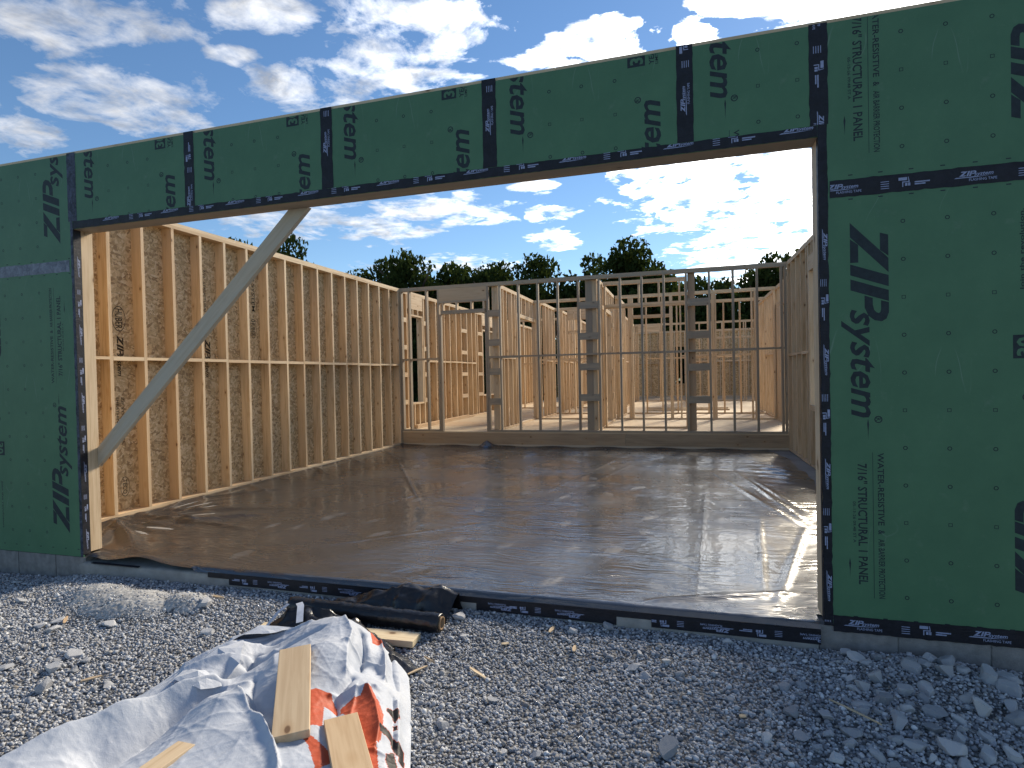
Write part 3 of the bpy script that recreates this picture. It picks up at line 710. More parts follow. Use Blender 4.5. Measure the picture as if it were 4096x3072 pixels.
# ------------------------------------------------------------------ house floor
hf = structure('house_floor', (3, 16, 0))
YW = 7.634
bx(hf, 'rim_board', -.95, 3.764, YW + .001, YW + .039, .046, .272, RIM); bx(hf, 'rim_board', 3.767, 6.64, YW - .002, YW + .036, .046, .272, RIM)
bx(hf, 'sill_plate', -.95, 6.64, YW - .004, YW + .10, .006, .044, GX)
SUB = lumber('subfloor_ply', 0, (.62, .49, .32), (.46, .34, .20), 0.)
yy = YW; row = 0
while yy < 24.5:
    y1 = min(yy + 1.2192, 24.56); x = -1.1 - (1.22 if row % 2 else 0)
    while x < 10.4:
        a, b = max(x, -1.1), min(x + 2.438, 10.4)
        if b - a > .05: bx(hf, 'subfloor_panel', a + .0015, b - .0015, yy + .0015, y1 - .0015, .273, .298 + random.uniform(-.0008, .0008), SUB)
        x += 2.438
    yy = y1; row += 1
F0 = .30
# ------------------------------------------------------------------ partition behind the garage
bw = thing('partition_wall', 'bare stud partition at the back of the garage with an unfinished doorway', 'wall', (2.8, YW, F0)); bw['grey'] = 1  # framing here takes the lumber with shade put into its colour
ZP0, ZP1, ZT0 = F0 + .0, F0 + T, 3.282
def plates_x(parent, x0, x1, y0, depth=D4, gap=None, cut=None):
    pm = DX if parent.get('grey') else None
    segs = [(x0, x1)] if not gap else [(x0, gap[0]), (gap[1], x1)]
    for a, b in segs: bx(parent, 'bottom_plate', a, b, y0, y0 + depth, ZP0, ZP1 - .001, pm)
    bx(parent, 'top_plate', x0, x1, y0, y0 + depth, ZT0, ZT0 + T - .001, pm)
    c = cut or (x0 + x1) / 2
    bx(parent, 'top_plate', x0, c - .001, y0 + .001, y0 + depth - .001, ZT0 + T, 3.358, pm); bx(parent, 'top_plate', c + .001, x1, y0 + .001, y0 + depth - .001, ZT0 + T, 3.358, pm)
def plates_y(parent, y0, y1, x0, depth=D4, gap=None):
    segs = [(y0, y1)] if not gap else [(y0, gap[0]), (gap[1], y1)]
    for a, b in segs: bx(parent, 'bottom_plate', x0, x0 + depth, a, b, ZP0, ZP1 - .001)
    bx(parent, 'top_plate', x0, x0 + depth, y0, y1, ZT0, ZT0 + T - .001); bx(parent, 'top_plate', x0 + .001, x0 + depth - .001, y0, y1, ZT0 + T, 3.358)
plates_x(bw, -.95, 6.64, YW, gap=(-.005, .972), cut=3.2)
bxs = [1.663 + .4064 * k for k in range(13)]
st = [-.948, -.762, -.355] + [1.27] + bxs + [6.60]
studs_x(bw, st, YW, ZP1, ZT0 - .001)
studs_x(bw, [-.085, .972 + T], YW, ZP1, ZT0 - .001, name='king_stud')
studs_x(bw, [-.043, .972 - .004], YW, F0, 2.755, name='trimmer_stud')
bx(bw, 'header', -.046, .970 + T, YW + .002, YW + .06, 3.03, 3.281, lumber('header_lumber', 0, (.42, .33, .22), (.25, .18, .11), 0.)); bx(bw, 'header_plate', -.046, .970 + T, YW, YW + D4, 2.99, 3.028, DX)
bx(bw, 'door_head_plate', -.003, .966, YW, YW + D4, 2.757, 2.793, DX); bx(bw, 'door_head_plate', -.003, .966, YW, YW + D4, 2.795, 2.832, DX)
bx(bw, 'end_stud', 1.10, 1.235, YW + D4 + .001, YW + D4 + T, ZP1, 3.281, WZ); bx(bw, 'end_stud', 4.957, 5.085, YW + D4 + .001, YW + D4 + T, F0, 3.36, lumber('brown_lumber', 2, (.46, .34, .24), (.34, .24, .17)))
for x in (.02, .33, .66, .93): bx(bw, 'cripple_stud', x, x + T, YW, YW + D4, 2.834, 2.988)
blocks_x(bw, [-.948, -.762, -.355, -.085], YW, 1.808); blocks_x(bw, [1.01, 1.27] + bxs + [6.60], YW, 1.81)
for x0, x1, hs in ((bxs[3] + T, bxs[4], (2.717, 2.113, 1.515, .914)), (bxs[8] + T, bxs[9], (2.664, 2.058, 1.458, .854)), (1.01 + T, 1.27, (2.655, 2.056, 1.463, .849))):
    for h in hs: bx(bw, 'backing_block', x0 + .001, x1 - .001, YW - .001, YW + T, h, h + .135, DX, (0, random.uniform(-.012, .012), 0))

# ------------------------------------------------------------------ rooms behind
# outer left wall of the house (carries on behind the garage wall)
hl = thing('house_left_wall', 'left outside wall of the house with tall narrow window openings', 'wall', (-1.0, 12, F0))
X0 = -.95
yl = [7.74, 7.93, 8.69, 8.85, 9.25, 9.56, 10.04, 10.38, 10.81, 11.18, 11.62, 12.0, 12.33, 12.5]
plates_y(hl, 7.73, 19.6, X0 - D6, D6)
studs_y(hl, [7.74, 7.93, 8.80, 9.06, 9.50, 10.03, 10.40, 10.83, 11.20, 11.64, 12.03, 12.36, 12.52, 12.93, 14.05, 14.45, 14.85, 15.26, 15.66, 16.07, 17.3, 17.7, 18.1, 18.5, 18.9, 19.3], X0 - D6, ZP1, ZT0 - .001, D6)
def window_y(parent, x0, ya, yb, z0=.878, z1=2.86, tr=2.92):
    bx(parent, 'header', x0, x0 + D6, ya, yb, 3.02, 3.281); bx(parent, 'window_head_plate', x0, x0 + D6, ya, yb, z1 - T, z1); bx(parent, 'window_head_plate', x0, x0 + D6, ya, yb, 2.98, 3.018)
    bx(parent, 'window_sill_plate', x0, x0 + D6, ya, yb, z0 - T, z0)
    for y in (ya, yb - T): bx(parent, 'trimmer_stud', x0, x0 + D6, y, y + T, z0 + .001, z1 - T - .001)
    for q in (.33, .66):
        y = ya + (yb - ya) * q; bx(parent, 'cripple_stud', x0, x0 + D6, y, y + T, ZP1, z0 - T - .001); bx(parent, 'cripple_stud', x0, x0 + D6, y, y + T, z1 + .001, 2.979)
window_y(hl, X0 - D6, 8.0, 8.76); window_y(hl, X0 - D6, 12.98, 14.02); window_y(hl, X0 - D6, 16.12, 17.26)
for a, b in ((7.72, 8.0), (8.76, 9.98), (9.98, 11.2), (11.2, 12.98), (14.02, 15.1), (15.1, 16.12), (17.26, 18.4), (18.4, 19.62)):
    bx(hl, 'sheathing_panel', X0 - D6 - .012, X0 - D6 - .001, a + .001, b - .001, .05, 3.357, [GREEN, OSB], None, lf)
for a, b in ((8.0, 8.76), (12.98, 14.02), (16.12, 17.26)):
    bx(hl, 'sheathing_panel', X0 - D6 - .012, X0 - D6 - .001, a + .001, b - .001, .05, .84, [GREEN, OSB], None, lf); bx(hl, 'sheathing_panel', X0 - D6 - .012, X0 - D6 - .001, a + .001, b - .001, 2.862, 3.357, [GREEN, OSB], None, lf)
blocks_y(hl, [8.80, 9.06, 9.50, 10.03, 10.40, 10.83, 11.20, 11.64, 12.03, 12.36], X0 - D6, 1.81, D6)
for ya, yb in ((7.968 - .19 + .0, 7.93), (8.84, 9.06), (11.24, 11.64), (12.56, 12.93)):
    for h in (2.66, 2.06, 1.46, .86): bx(hl, 'backing_block', X0 - T, X0 + .001, ya + .002, yb - .002, h, h + .10)
for z, e in ((.302, 11.9), (.341, 11.5)): bx(hl, 'loose_plate', X0 + .002, X0 + .088, 8.2, e, z, z + .037)
# partition with a doorway left of centre
pa = thing('partition_wall', 'short stud partition with a tall doorway left of centre', 'wall', (1.2, 9.5, F0))
PX = 1.115
plates_y(pa, 7.725, 11.1, PX)
studs_y(pa, [7.73, 8.17, 8.42, 8.80, 9.07, 9.20], PX, ZP1, ZT0 - .001); studs_y(pa, [11.06], PX, ZP1, ZT0 - .001)
bx(pa, 'header', PX, PX + D4, 9.24, 11.055, 2.80, 2.885); studs_y(pa, [9.24], PX, ZP1, 2.799, name='trimmer_stud'); studs_y(pa, [10.95], PX, ZP1, 2.799, name='trimmer_stud')
studs_y(pa, [9.64, 10.0, 10.36, 10.70, 11.0], PX, 2.886, ZT0 - .001, name='cripple_stud'); blocks_y(pa, [7.73, 8.17, 8.42, 8.80, 9.07], PX, 1.81)
# cross walls
def cross_wall(name, label, y, x0, x1, xs, hdrs=(), wide=(), mid=None, gap=None):
    w = thing(name, label, 'wall', ((x0 + x1) / 2, y, F0)); plates_x(w, x0, x1, y, gap=gap)
    studs_x(w, xs, y, ZP1, ZT0 - .001)
    for a, b in wide:
        bx(w, 'post', a, b, y - .001, y + D4, ZP1, ZT0 - .001)
    for a, b, z0, z1, cr in hdrs:
        n = 2 if z1 - z0 < .12 else 1
        for q in range(n): bx(w, 'door_head_plate', a, b, y, y + D4, z0 + (z1 - z0) / n * q, z0 + (z1 - z0) / n * (q + 1) - .002, WX)
        for x in cr: bx(w, 'cripple_stud', x, x + T, y, y + D4, z1 + .001, ZT0 - .001)
    if mid: blocks_x(w, sorted(mid), y, 1.81)
    return w
cross_wall('partition_wall', 'stud wall left of centre with a deep header in the second row', 10.85, 1.21, 3.10, [1.235, 2.36, 3.05], (), (), [1.235, 2.36, 3.05])
w = cross_wall('partition_wall', 'stud wall left of centre with a deep header and transom gaps in the third row', 12.8, 1.25, 3.10, [1.27, 1.69, 1.87, 2.75, 3.04], [(1.74, 3.0, 2.62, 2.70, ())], (), [1.27, 1.69, 1.87, 2.75])
bx(w, 'header', 1.732, 3.0, 12.802, 12.85, 3.0, 3.281)
pb = thing('partition_wall', 'stub of stud wall joining the second and third rows left of centre', 'wall', (1.3, 11.9, F0))
plates_y(pb, 11.0, 12.79, 1.255); studs_y(pb, [11.02, 11.55, 11.95, 12.35, 12.7], 1.255, ZP1, ZT0 - .001); blocks_y(pb, [11.55, 11.95, 12.35], 1.255, 1.81)
pc = thing('partition_wall', 'stud partition with a doorway behind the centre ladder blocking', 'wall', (3.2, 9.3, F0))
PC = 3.165
plates_y(pc, 7.725, 10.84, PC)
for y in (7.73, 8.0, 8.35, 8.56): bx(pc, 'stud', PC, PC + D4, y, y + T, ZP1, ZT0 - .001)
bx(pc, 'end_stud', 3.035, 3.168, 7.725, 7.763, ZP1, 3.281, DZ)
bx(pc, 'header', PC, PC + D4, 8.62, 10.3, 2.80, 2.885); studs_y(pc, [8.80, 10.10], PC, ZP1, 2.799, name='trimmer_stud'); studs_y(pc, [10.22, 10.6, 10.78], PC, ZP1, ZT0 - .001)
studs_y(pc, [9.0, 9.4, 9.8], PC, 2.886, ZT0 - .001, name='cripple_stud')
for h in (2.5, 1.95, 1.4, .85): bx(pc, 'backing_block', PC + D4, PC + D4 + T, 10.13, 10.22, h, h + .135)
pd = thing('partition_wall', 'stub of closely spaced studs past the centre doorway', 'wall', (3.3, 11.9, F0))
plates_y(pd, 10.95, 12.79, 3.26); studs_y(pd, [10.96, 11.3, 11.7, 12.1, 12.5, 12.7], 3.26, ZP1, ZT0 - .001); blocks_y(pd, [10.96, 11.3, 11.7, 12.1], 3.26, 1.81)
w = cross_wall('partition_wall', 'stud wall with a wide cased opening just behind the partition right of centre', 8.57, 3.27, 4.945, [3.28, 4.905], [(3.32, 4.90, 2.797, 2.885, (3.575, 3.985, 4.385, 4.787))])
w = cross_wall('partition_wall', 'stud wall in the second row with doubled posts either side of an opening', 10.85, 3.27, 6.92, [4.795, 5.59, 6.39, 6.46, 6.87], [(3.70, 4.56, 2.775, 2.855, (3.99, 4.375))], [(3.578, 3.636), (3.640, 3.698), (4.561, 4.634), (5.52, 5.585)], [4.795, 5.59, 6.39])
w = cross_wall('partition_wall', 'stud wall in the third row right of centre', 12.8, 3.36, 6.92, [3.88, 4.298, 4.70, 5.10, 5.50, 5.90, 6.31, 6.70], (), (), [3.88, 4.298, 4.70, 5.10, 5.50, 5.90, 6.31])
pe = thing('partition_wall', 'stud partition with a boarded doorway at the right end of the house', 'wall', (6.95, 10, F0))
plates_y(pe, 7.75, 14.6, 6.92)
studs_y(pe, [7.76, 8.16, 8.57, 8.98, 10.95, 11.03, 11.35, 11.7, 12.05, 12.4, 12.75, 13.2, 13.6, 14.0, 14.4], 6.92, ZP1, ZT0 - .001)
bx(pe, 'header', 6.92, 6.92 + D4, 9.02, 10.94, 2.86, 2.95); studs_y(pe, [9.4, 9.8, 10.2, 10.6], 6.92, 2.951, ZT0 - .001, name='cripple_stud')
for a in (10.10, 10.245, 10.39, 10.53, 10.67, 10.81): bx(pe, 'stud', 6.92, 6.92 + D6, a, a + .135, ZP1, 2.859)
blocks_y(pe, [10.95, 11.35, 11.7, 12.05, 12.4, 12.75], 6.92, 1.81)
for yq, xa, xb, xss in ((15.6, -.9, 2.6, (-.85, -.4, 0., .4, .8, 1.2, 1.6, 2.0, 2.4)), (16.4, 7.3, 10.2, (7.35, 7.75, 8.15, 8.55, 8.95, 9.35, 9.75))):
    cross_wall('partition_wall', 'stud wall deep inside the house %s' % ('on the left, past the doorway partition' if xa < 0 else 'beyond the hall at the far right'), yq, xa, xb, list(xss), (), (), list(xss))
for xq, ya, yb, lab in ((4.98, 15.2, 19.78, 'stud wall seen nearly end on deep behind the right ladder blocking'), (1.35, 13.4, 19.78, 'stud wall seen nearly end on deep behind the closet walls'), (2.95, 16.2, 19.78, 'stud wall seen nearly end on deep inside the wide opening')):
    w = thing('partition_wall', lab, 'wall', (xq, (ya + yb) / 2, F0)); plates_y(w, ya, yb, xq); yy_ = rung(ya + .01, yb - .05); studs_y(w, yy_, xq, ZP1, ZT0 - .001); blocks_y(w, yy_, xq, 1.81)
# far rows
w = cross_wall('partition_wall', 'long stud wall with window gaps deep inside the house', 19.8, .6, 9.6, [.7, 1.1, 1.5, 1.9, 2.3, 2.7, 3.03, 3.09, 3.15, 4.0, 4.05, 4.62, 5.02, 5.48, 5.9, 6.3, 6.34, 6.69, 7.07, 7.14, 7.37, 7.44, 7.85, 8.26, 8.66, 9.07, 9.5], [(5.94, 9.0, 2.96, 3.04, ()), (5.94, 9.0, 2.68, 2.76, ())], (), [5.02, 5.48, 5.9, 6.3, 6.69, 7.07, 7.37, 7.85, 8.26, 8.66])
bx(w, 'header', 3.19, 4.0, 19.79, 19.84, 3.04, 3.281)
fb_ = thing('house_back_wall', 'far outside wall of the house lined with strand board', 'wall', (4, 24.4, F0))
fx = [.2, .6, 1.0, 1.4, 1.8, 2.2, 2.6, 3.0, 3.4, 3.75, 4.15, 4.50, 4.80, 4.95, 5.3, 5.7, 6.1, 6.5, 6.9, 7.3, 7.7, 8.1, 8.5, 8.9, 9.3, 9.7, 10.1]
plates_x(fb_, -1.1, 10.4, 24.4, D6)
studs_x(fb_, fx, 24.4, ZP1, ZT0 - .001, D6); blocks_x(fb_, [f for f in fx if f > 4.9], 24.4, 1.86, D6, .09); blocks_x(fb_, [f for f in fx if f < 4.6], 24.4, 1.86, D6)
x = -1.1
for e in (.12, 1.34, 2.56, 3.77, 4.54): bx(fb_, 'sheathing_panel', x, e - .002, 24.541, 24.552, .3, 3.357, [GREEN, OSB], None, [0, 0, 1, 0, 0, 0]); x = e
bx(fb_, 'sheathing_panel', 4.54, 4.98, 24.541, 24.552, .3, .90, [GREEN, OSB], None, [0, 0, 1, 0, 0, 0]); bx(fb_, 'sheathing_panel', 4.54, 4.98, 24.541, 24.552, 2.62, 3.357, [GREEN, OSB], None, [0, 0, 1, 0, 0, 0])
x = 4.985
for e in (6.2, 7.42, 8.64, 9.86, 10.4): bx(fb_, 'sheathing_panel', x, e - .002, 24.541, 24.552, .3, 3.357, [GREEN, OSB], None, [0, 0, 1, 0, 0, 0]); x = e
# right outside wall of the house behind the garage
hr = thing('house_right_wall', 'right outside wall of the house far behind the hall partition', 'wall', (10.3, 16, F0))
plates_y(hr, 7.75, 24.39, 10.26, D6); studs_y(hr, rung(7.8, 24.2), 10.26, ZP1, ZT0 - .001, D6)
y = 7.73
for k in range(14):
    bx(hr, 'sheathing_panel', 10.401, 10.412, y, y + 1.217, .3, 3.357, [GREEN, OSB], None, rf); y += 1.2192
# loose lumber on the floor deep inside
for i, (x0, x1, y, z, lab) in enumerate(((3.85, 5.25, 14.2, 0, 'reddish board lying on the subfloor deep inside, bottom left of the small pile'), (5.2, 6.15, 14.3, 0, 'short board lying on the subfloor at the right end of the small pile'), (3.80, 6.12, 14.42, .039, 'longest board stretched across the top of the small pile on the subfloor'))):
    o = bx(None, 'lumber_board', x0, x1, y, y + .185, F0 + .002 + z, F0 + .040 + z, SUB, (0, 0, random.uniform(-.02, .02))); tag(o, lab, 'board', 'boards piled on the house floor')

# ------------------------------------------------------------------ diagonal brace
a, b = Vector((-.02, .148, .80)), Vector((2.10, .148, 2.755)); d = b - a; L = d.length
def brace():
    me = bpy.data.meshes.new('brace'); bm = bmesh.new(); ang = math.atan2(d.z, d.x); n = Vector((-math.sin(ang), 0, math.cos(ang))); u = d.normalized()
    h = .060; P = []
    for s in (-1, 1):
        e = n * h * s
        p0 = a + e; p1 = b + e
        p0 = p0 + u * ((.001 - p0.x) / u.x); p1 = p1 + u * ((HOP - .001 - p1.z) / u.z); P.append((p0, p1))
    q = [P[0][0], P[0][1], P[1][1], P[1][0]]
    o = Matrix.Rotation(ang, 3, 'Y'); c = (a + b) / 2
    f1 = [bm.verts.new((o @ (p - c))) for p in q]; f2 = [bm.verts.new((o @ (p - c + Vector((0, T, 0))))) for p in q]
    bm.faces.new(f1); bm.faces.new(f2[::-1])
    for i in range(4): bm.faces.new((f1[i], f2[i], f2[(i + 1) % 4], f1[(i + 1) % 4])[::-1])
    bmesh.ops.recalc_face_normals(bm, faces=bm.faces[:]); bm.to_mesh(me); bm.free(); me.materials.append(GX)
    ob = link('diagonal_brace', me, None, c, (0, -ang, 0)); return ob
tag(brace(), 'grey weathered board nailed diagonally from the left jamb up to the header', 'brace')

# ------------------------------------------------------------------ plastic sheet over the garage floor
def plastic_mat():
    m, t = newmat('brown_black_plastic')
    g = t.add('ShaderNodeNewGeometry').outputs['Position']
    dust = t.add('ShaderNodeAttribute', attribute_name='dust').outputs['Fac']
    n1 = t.noise(g, 1.3, 4)
    c = t.ramp(n1, [(.3, (.030, .0295, .031)), (.7, (.044, .043, .045))])
    sm = t.noise(g, 26, 5, .7)
    dd = t.math('MULTIPLY', dust, t.ramp(sm, [(.35, .1), (.6, 1.)]))
    c = t.mix(t.math('MULTIPLY', dd, .26), c, (.36, .34, .32))
    haze = t.ramp(t.noise(t.vmath('ADD', g, (4, 2, 0)), .9, 5, .6), [(.35, .20), (.7, .36)])
    rough = t.math('ADD', haze, t.math('MULTIPLY', dd, .3))
    wv = t.vmath('MULTIPLY', t.noise(g, 1.6, 2, .5, 0, 1), (.35, .35, 0))
    def rip(ang, wl, seed, lo, hi, st=.035):
        q = t.mapping(t.vmath('ADD', g, wv), rot=(0, 0, ang), scale=(st, 1, 1))
        w = t.noise(t.vmath('ADD', q, (seed, seed, 0)), 1 / wl, 2, .5)
        k = t.ramp(t.noise(t.vmath('ADD', g, (seed * 3., seed, 0)), .62, 3, .55), [(lo, 0.), (hi, 1.)])
        w = t.math('ABSOLUTE', t.math('SUBTRACT', w, .5)); return t.math('MULTIPLY', t.math('POWER', t.math('SUBTRACT', .5, w), 1.6), k)
    h = t.math('ADD', rip(.12, .060, 1.7, .50, .60), t.math('ADD', rip(-.50, .065, 5.1, .49, .60), rip(-1.0, .07, 9.3, .52, .62)))
    cre = t.add('ShaderNodeTexVoronoi', {'Vector': t.mapping(t.vmath('ADD', g, t.vmath('MULTIPLY', wv, (.3, .3, 0))), rot=(0, 0, .5), scale=(.40, 1.0, 1)), 'Scale': 1.0}, feature='DISTANCE_TO_EDGE').outputs[0]
    h2 = t.math('MULTIPLY', t.ramp(cre, [(0., 1.), (.010, 0.)]), t.ramp(t.noise(g, 1.1, 2), [(.45, 0.), (.6, 1.)]))
    n = bump(t, h, .75, .030); n = bump(t, h2, .30, .004, n); n = bump(t, t.noise(g, 3.5, 3, .5), .10, .02, n)
    return finish(m, t, c, rough, 1.0, n, **{'IOR': 1.62, 'Coat Weight': .5, 'Coat Roughness': .075, 'Coat IOR': 1.5, 'Coat Normal': n})
PLAST = plastic_mat()
def plastic():
    nx, ny = 300, 300
    u = np.linspace(0, 1, nx); v = np.linspace(0, 1, ny) ** 1.15
    U, Vv = np.meshgrid(u, v)
    y = -.012 + Vv * 7.60
    wob = .02 * np.sin(y * 4.1) + .015 * np.sin(y * 9.7 + 1)
    xl = np.where(y < .16, .01, -.938 + .012 * np.sin(5 * y)); xl = np.interp(y, [-.02, .13, .22, 8], [.012, .012, -.93, -.94])
    xr = np.interp(y, [-.02, .13, .22, 4.4, 5.6, 6.6, 7.1, 7.6], [5.565, 5.565, 6.36, 6.42, 6.45, 6.44, 6.40, 6.30]) + np.where(y > .25, wob, 0)
    x = xl + U * (xr - xl)
    z = np.full_like(x, .006)
    rg = np.random.default_rng(3)
    def ridge(x0, y0, x1, y1, h, w, fade=True):
        dx, dy = x1 - x0, y1 - y0; L2 = dx * dx + dy * dy
        s = np.clip(((x - x0) * dx + (y - y0) * dy) / L2, 0, 1)
        dd = np.hypot(x - x0 - s * dx, y - y0 - s * dy)
        return h * np.exp(-(dd / w) ** 2) * (np.sin(np.pi * np.clip(s, .02, .98)) ** .5 if fade else 1)
    # folds by the left wall
    for a in ((-.5, .9, .5, 1.6, .035, .05), (-.92, 1.0, .3, .25, .05, .06), (-.9, 1.15, -.1, .1, .03, .05), (-.9, 1.3, .9, 1.0, .03, .04), (-.9, 1.5, .7, 1.9, .025, .05), (-.92, 2.2, -.2, 2.9, .02, .03),
              (-.9, 3.0, -.3, 2.6, .025, .04), (-.9, 4.5, -.4, 4.0, .03, .04), (-.9, 5.5, -.35, 5.0, .025, .035), (-.85, 6.6, -.2, 5.8, .03, .03), (-.3, 6.9, .25, 6.2, .02, .025),
              (-.2, 7.2, 2.0, 4.8, .012, .02), (.2, 7.0, 2.6, 5.2, .010, .02), (.6, 6.6, 2.9, 4.9, .008, .018), (-.4, 6.2, 2.2, 2.0, .012, .014), (.9, .4, 2.6, 5.6, .006, .012),
              (1.2, .15, 3.4, 2.1, .006, .012), (3.2, 3.2, 3.9, 6.8, .008, .016), (3.3, 2.4, 4.1, 5.8, .007, .014), (4.9, .2, 5.1, 3.9, .006, .012), (5.35, .15, 5.9, 2.2, .012, .02), (5.3, .3, 5.55, 2.6, .010, .016), (5.9, 2.0, 5.2, 5.2, .012, .02), (5.95, 2.2, 5.5, 5.4, .012, .02), (6.0, 2.8, 5.7, 4.6, .010, .02), (4.6, .1, 5.5, .45, .02, .03)):
        z += ridge(*a)
    ph = np.arctan2(y - 1.1, x + .93); rr = np.hypot(y - 1.1, x + .93)
    z += .010 * np.sin(26 * ph + 2 * np.sin(5 * rr)) * np.exp(-((rr - .6) / .5) ** 2)
    # bunched plastic at the far right and back edge
    z += .030 * np.exp(-((x - 6.1) / .22) ** 2 - ((y - 5.2) / .9) ** 2) * (.5 + .5 * np.sin(19 * y + 9 * x))
    z += .03 * np.exp(-((y - 7.55) / .05) ** 2) * (.6 + .4 * np.sin(6 * x)) + .02 * np.exp(-((x + .93) / .05) ** 2) * (y > .2)
    z += .12 * np.exp(-((x - 1.0) / .12) ** 2 - ((y - 7.5) / .07) ** 2)
    # loose raised lip at the front left corner, flap over the curb elsewhere
    z += .05 * np.exp(-((x - .62) / .22) ** 2 - (y / .10) ** 2) + .035 * np.exp(-((x - .1) / .08) ** 2 - ((y - .05) / .08) ** 2)
    fold = np.clip(-(y - .03) / .045, 0, 1); fold = np.where(x > 1.15, fold, fold * .35)
    z -= .040 * fold ** 1.5
    z += rg.normal(0, .0006, z.shape)
    dust = np.zeros_like(x)
    for _ in range(34):
        cx, cy = rg.uniform(.2, 4.6), rg.uniform(.3, 5.2); a = rg.uniform(-.9, .2) + 1.9; l, w = rg.uniform(.11, .15), rg.uniform(.04, .055)
        ca, sa = math.cos(a), math.sin(a); p = (x - cx) * ca + (y - cy) * sa; q = -(x - cx) * sa + (y - cy) * ca
        dust = np.maximum(dust, np.clip(1.25 - ((p / l) ** 2 + (q / (w * (1 + .25 * np.cos(p / l * 3)))) ** 2), 0, 1) * rg.uniform(.35, 1))
    return npmesh('plastic', np.stack([x, y, z], -1).reshape(-1, 3), gridfaces(nx, ny), PLAST, True, dust.ravel(), 'dust')
ps = thing('plastic_floor_sheet', 'glossy wrinkled dark plastic sheet covering the garage floor', 'plastic sheet', (2.8, 3.5, 0))
link('sheet', plastic(), ps)
def curb_tape(x0, x1, z0, z1, logos, rot=0):
    t = bx(ps, 'flashing_tape', x0, x1, -.0215, -.0195, z0, z1, TAPE, (0, rot, 0))
    P = Print()
    for s in logos: tape_logo(P, ((0, z1 - .004), (-1, 0), (0, -.80)), -s, True)
    c = Vector(t.location) + ps.location
    me = P.mesh('tape_print', TAPEPRINT, lambda u, v, q: (u - c.x, -.0016 - q, v - c.z), (x0 + .002, x1 - .002, z0 + .002, z1 - .002))
    o = bpy.data.objects.new('tape_lettering', me); COL.objects.link(o); o.parent = t; o['kind'] = 'stuff'
curb_tape(1.50, 3.38, -.105, -.028, (2.02, 2.62, 3.2), .004); curb_tape(3.50, 4.42, -.108, -.030, (3.75, 4.20), .006); curb_tape(4.63, 5.56, -.105, -.030, (5.08, 5.62), .004)
bx(ps, 'folded_edge', 1.30, 5.56, -.0192, -.0182, -.060, -.02, TAPE); bx(ps, 'flashing_tape', .12, .62, -.030, -.010, -.033, -.028, TAPE, (.25, 0, 0))

# ------------------------------------------------------------------ crumpled black film and its roll
FILM = plain('black_film', (.012, .012, .014), .28, .5, 5, .3, .5, 30, .01)
def film(name, pts, seed, nx=70, ny=36, amp=.02, fine=.5):
    """draped film: pts is a coarse net of (x, y, height over the gravel), rows from front to back; creased afterwards"""
    rg = np.random.default_rng(seed); N = np.array(pts, float); r, c = N.shape[:2]
    def up_(a, n, ax):
        k = a.shape[ax]; q = np.linspace(0, k - 1, n); i = np.clip(q.astype(int), 0, k - 2); f = q - i; f = f * f * (3 - 2 * f) * .5 + f * .5
        sh = [1, 1, 1]; sh[ax] = n; f = f.reshape(sh); return np.take(a, i, ax) * (1 - f) + np.take(a, i + 1, ax) * f
    A = up_(up_(N, ny, 0), nx, 1); x, y, h = A[..., 0], A[..., 1], A[..., 2]
    hh = np.zeros_like(x)
    for k in range(12):
        a = rg.normal(1.5, .9); f = rg.uniform(8, 34); p = rg.uniform(0, 6.3)
        hh += (1 - np.abs(np.sin((x * math.cos(a) + y * math.sin(a)) * f + p + 1.1 * np.sin(7 * x + k)))) ** 1.5 / f
    hh = (hh - hh.mean()) / hh.std()
    m = np.clip(h / .05, .15, 1)
    z = ground_z(x, y) + .010 + h + amp * hh * m * .5
    y = y + amp * .5 * np.roll(hh, 5, 1) * m
    return npmesh(name, np.stack([x, y, np.maximum(z, ground_z(x, y) + .004)], -1).reshape(-1, 3), gridfaces(nx, ny), FILM, True)
o = link('plastic_film', film('film', [[(2.45, -.25, .0), (2.70, -.26, .0), (2.95, -.25, .0), (3.2, -.25, .0), (3.37, -.24, .0)], [(2.50, -.20, .03), (2.72, -.20, .07), (2.96, -.18, .10), (3.2, -.19, .11), (3.38, -.20, .05)], [(2.55, -.11, .05), (2.75, -.11, .11), (3.0, -.10, .16), (3.22, -.10, .15), (3.40, -.10, .13)], [(2.60, -.055, .05), (2.78, -.055, .10), (3.02, -.05, .15), (3.22, -.05, .15), (3.40, -.05, .14)], [(2.60, -.035, .0), (2.78, -.035, .0), (3.02, -.035, .0), (3.22, -.035, .0), (3.41, -.035, .0)]], 5)); tag(o, 'crumpled black plastic film bunched between the curb and the roll', 'plastic film')
o = link('plastic_film', film('film', [[(2.22, -.66, .0), (2.44, -.74, .02), (2.70, -.70, .08), (2.95, -.66, .08), (3.2, -.62, .02)], [(2.24, -.61, .01), (2.43, -.63, .10), (2.62, -.60, .15), (2.90, -.58, .12), (3.2, -.58, .01)], [(2.30, -.54, .03), (2.46, -.55, .175), (2.60, -.53, .18), (2.86, -.51, .11), (3.16, -.54, .01)], [(2.26, -.46, .0), (2.46, -.46, .08), (2.62, -.44, .11), (2.84, -.42, .07), (3.10, -.44, .0)], [(2.26, -.40, .0), (2.46, -.39, .0), (2.62, -.385, .03), (2.84, -.385, .02), (3.05, -.40, .0)]], 9)); tag(o, 'black plastic film draped like a tent under the far end of the tarp', 'plastic film'); FT_ = o
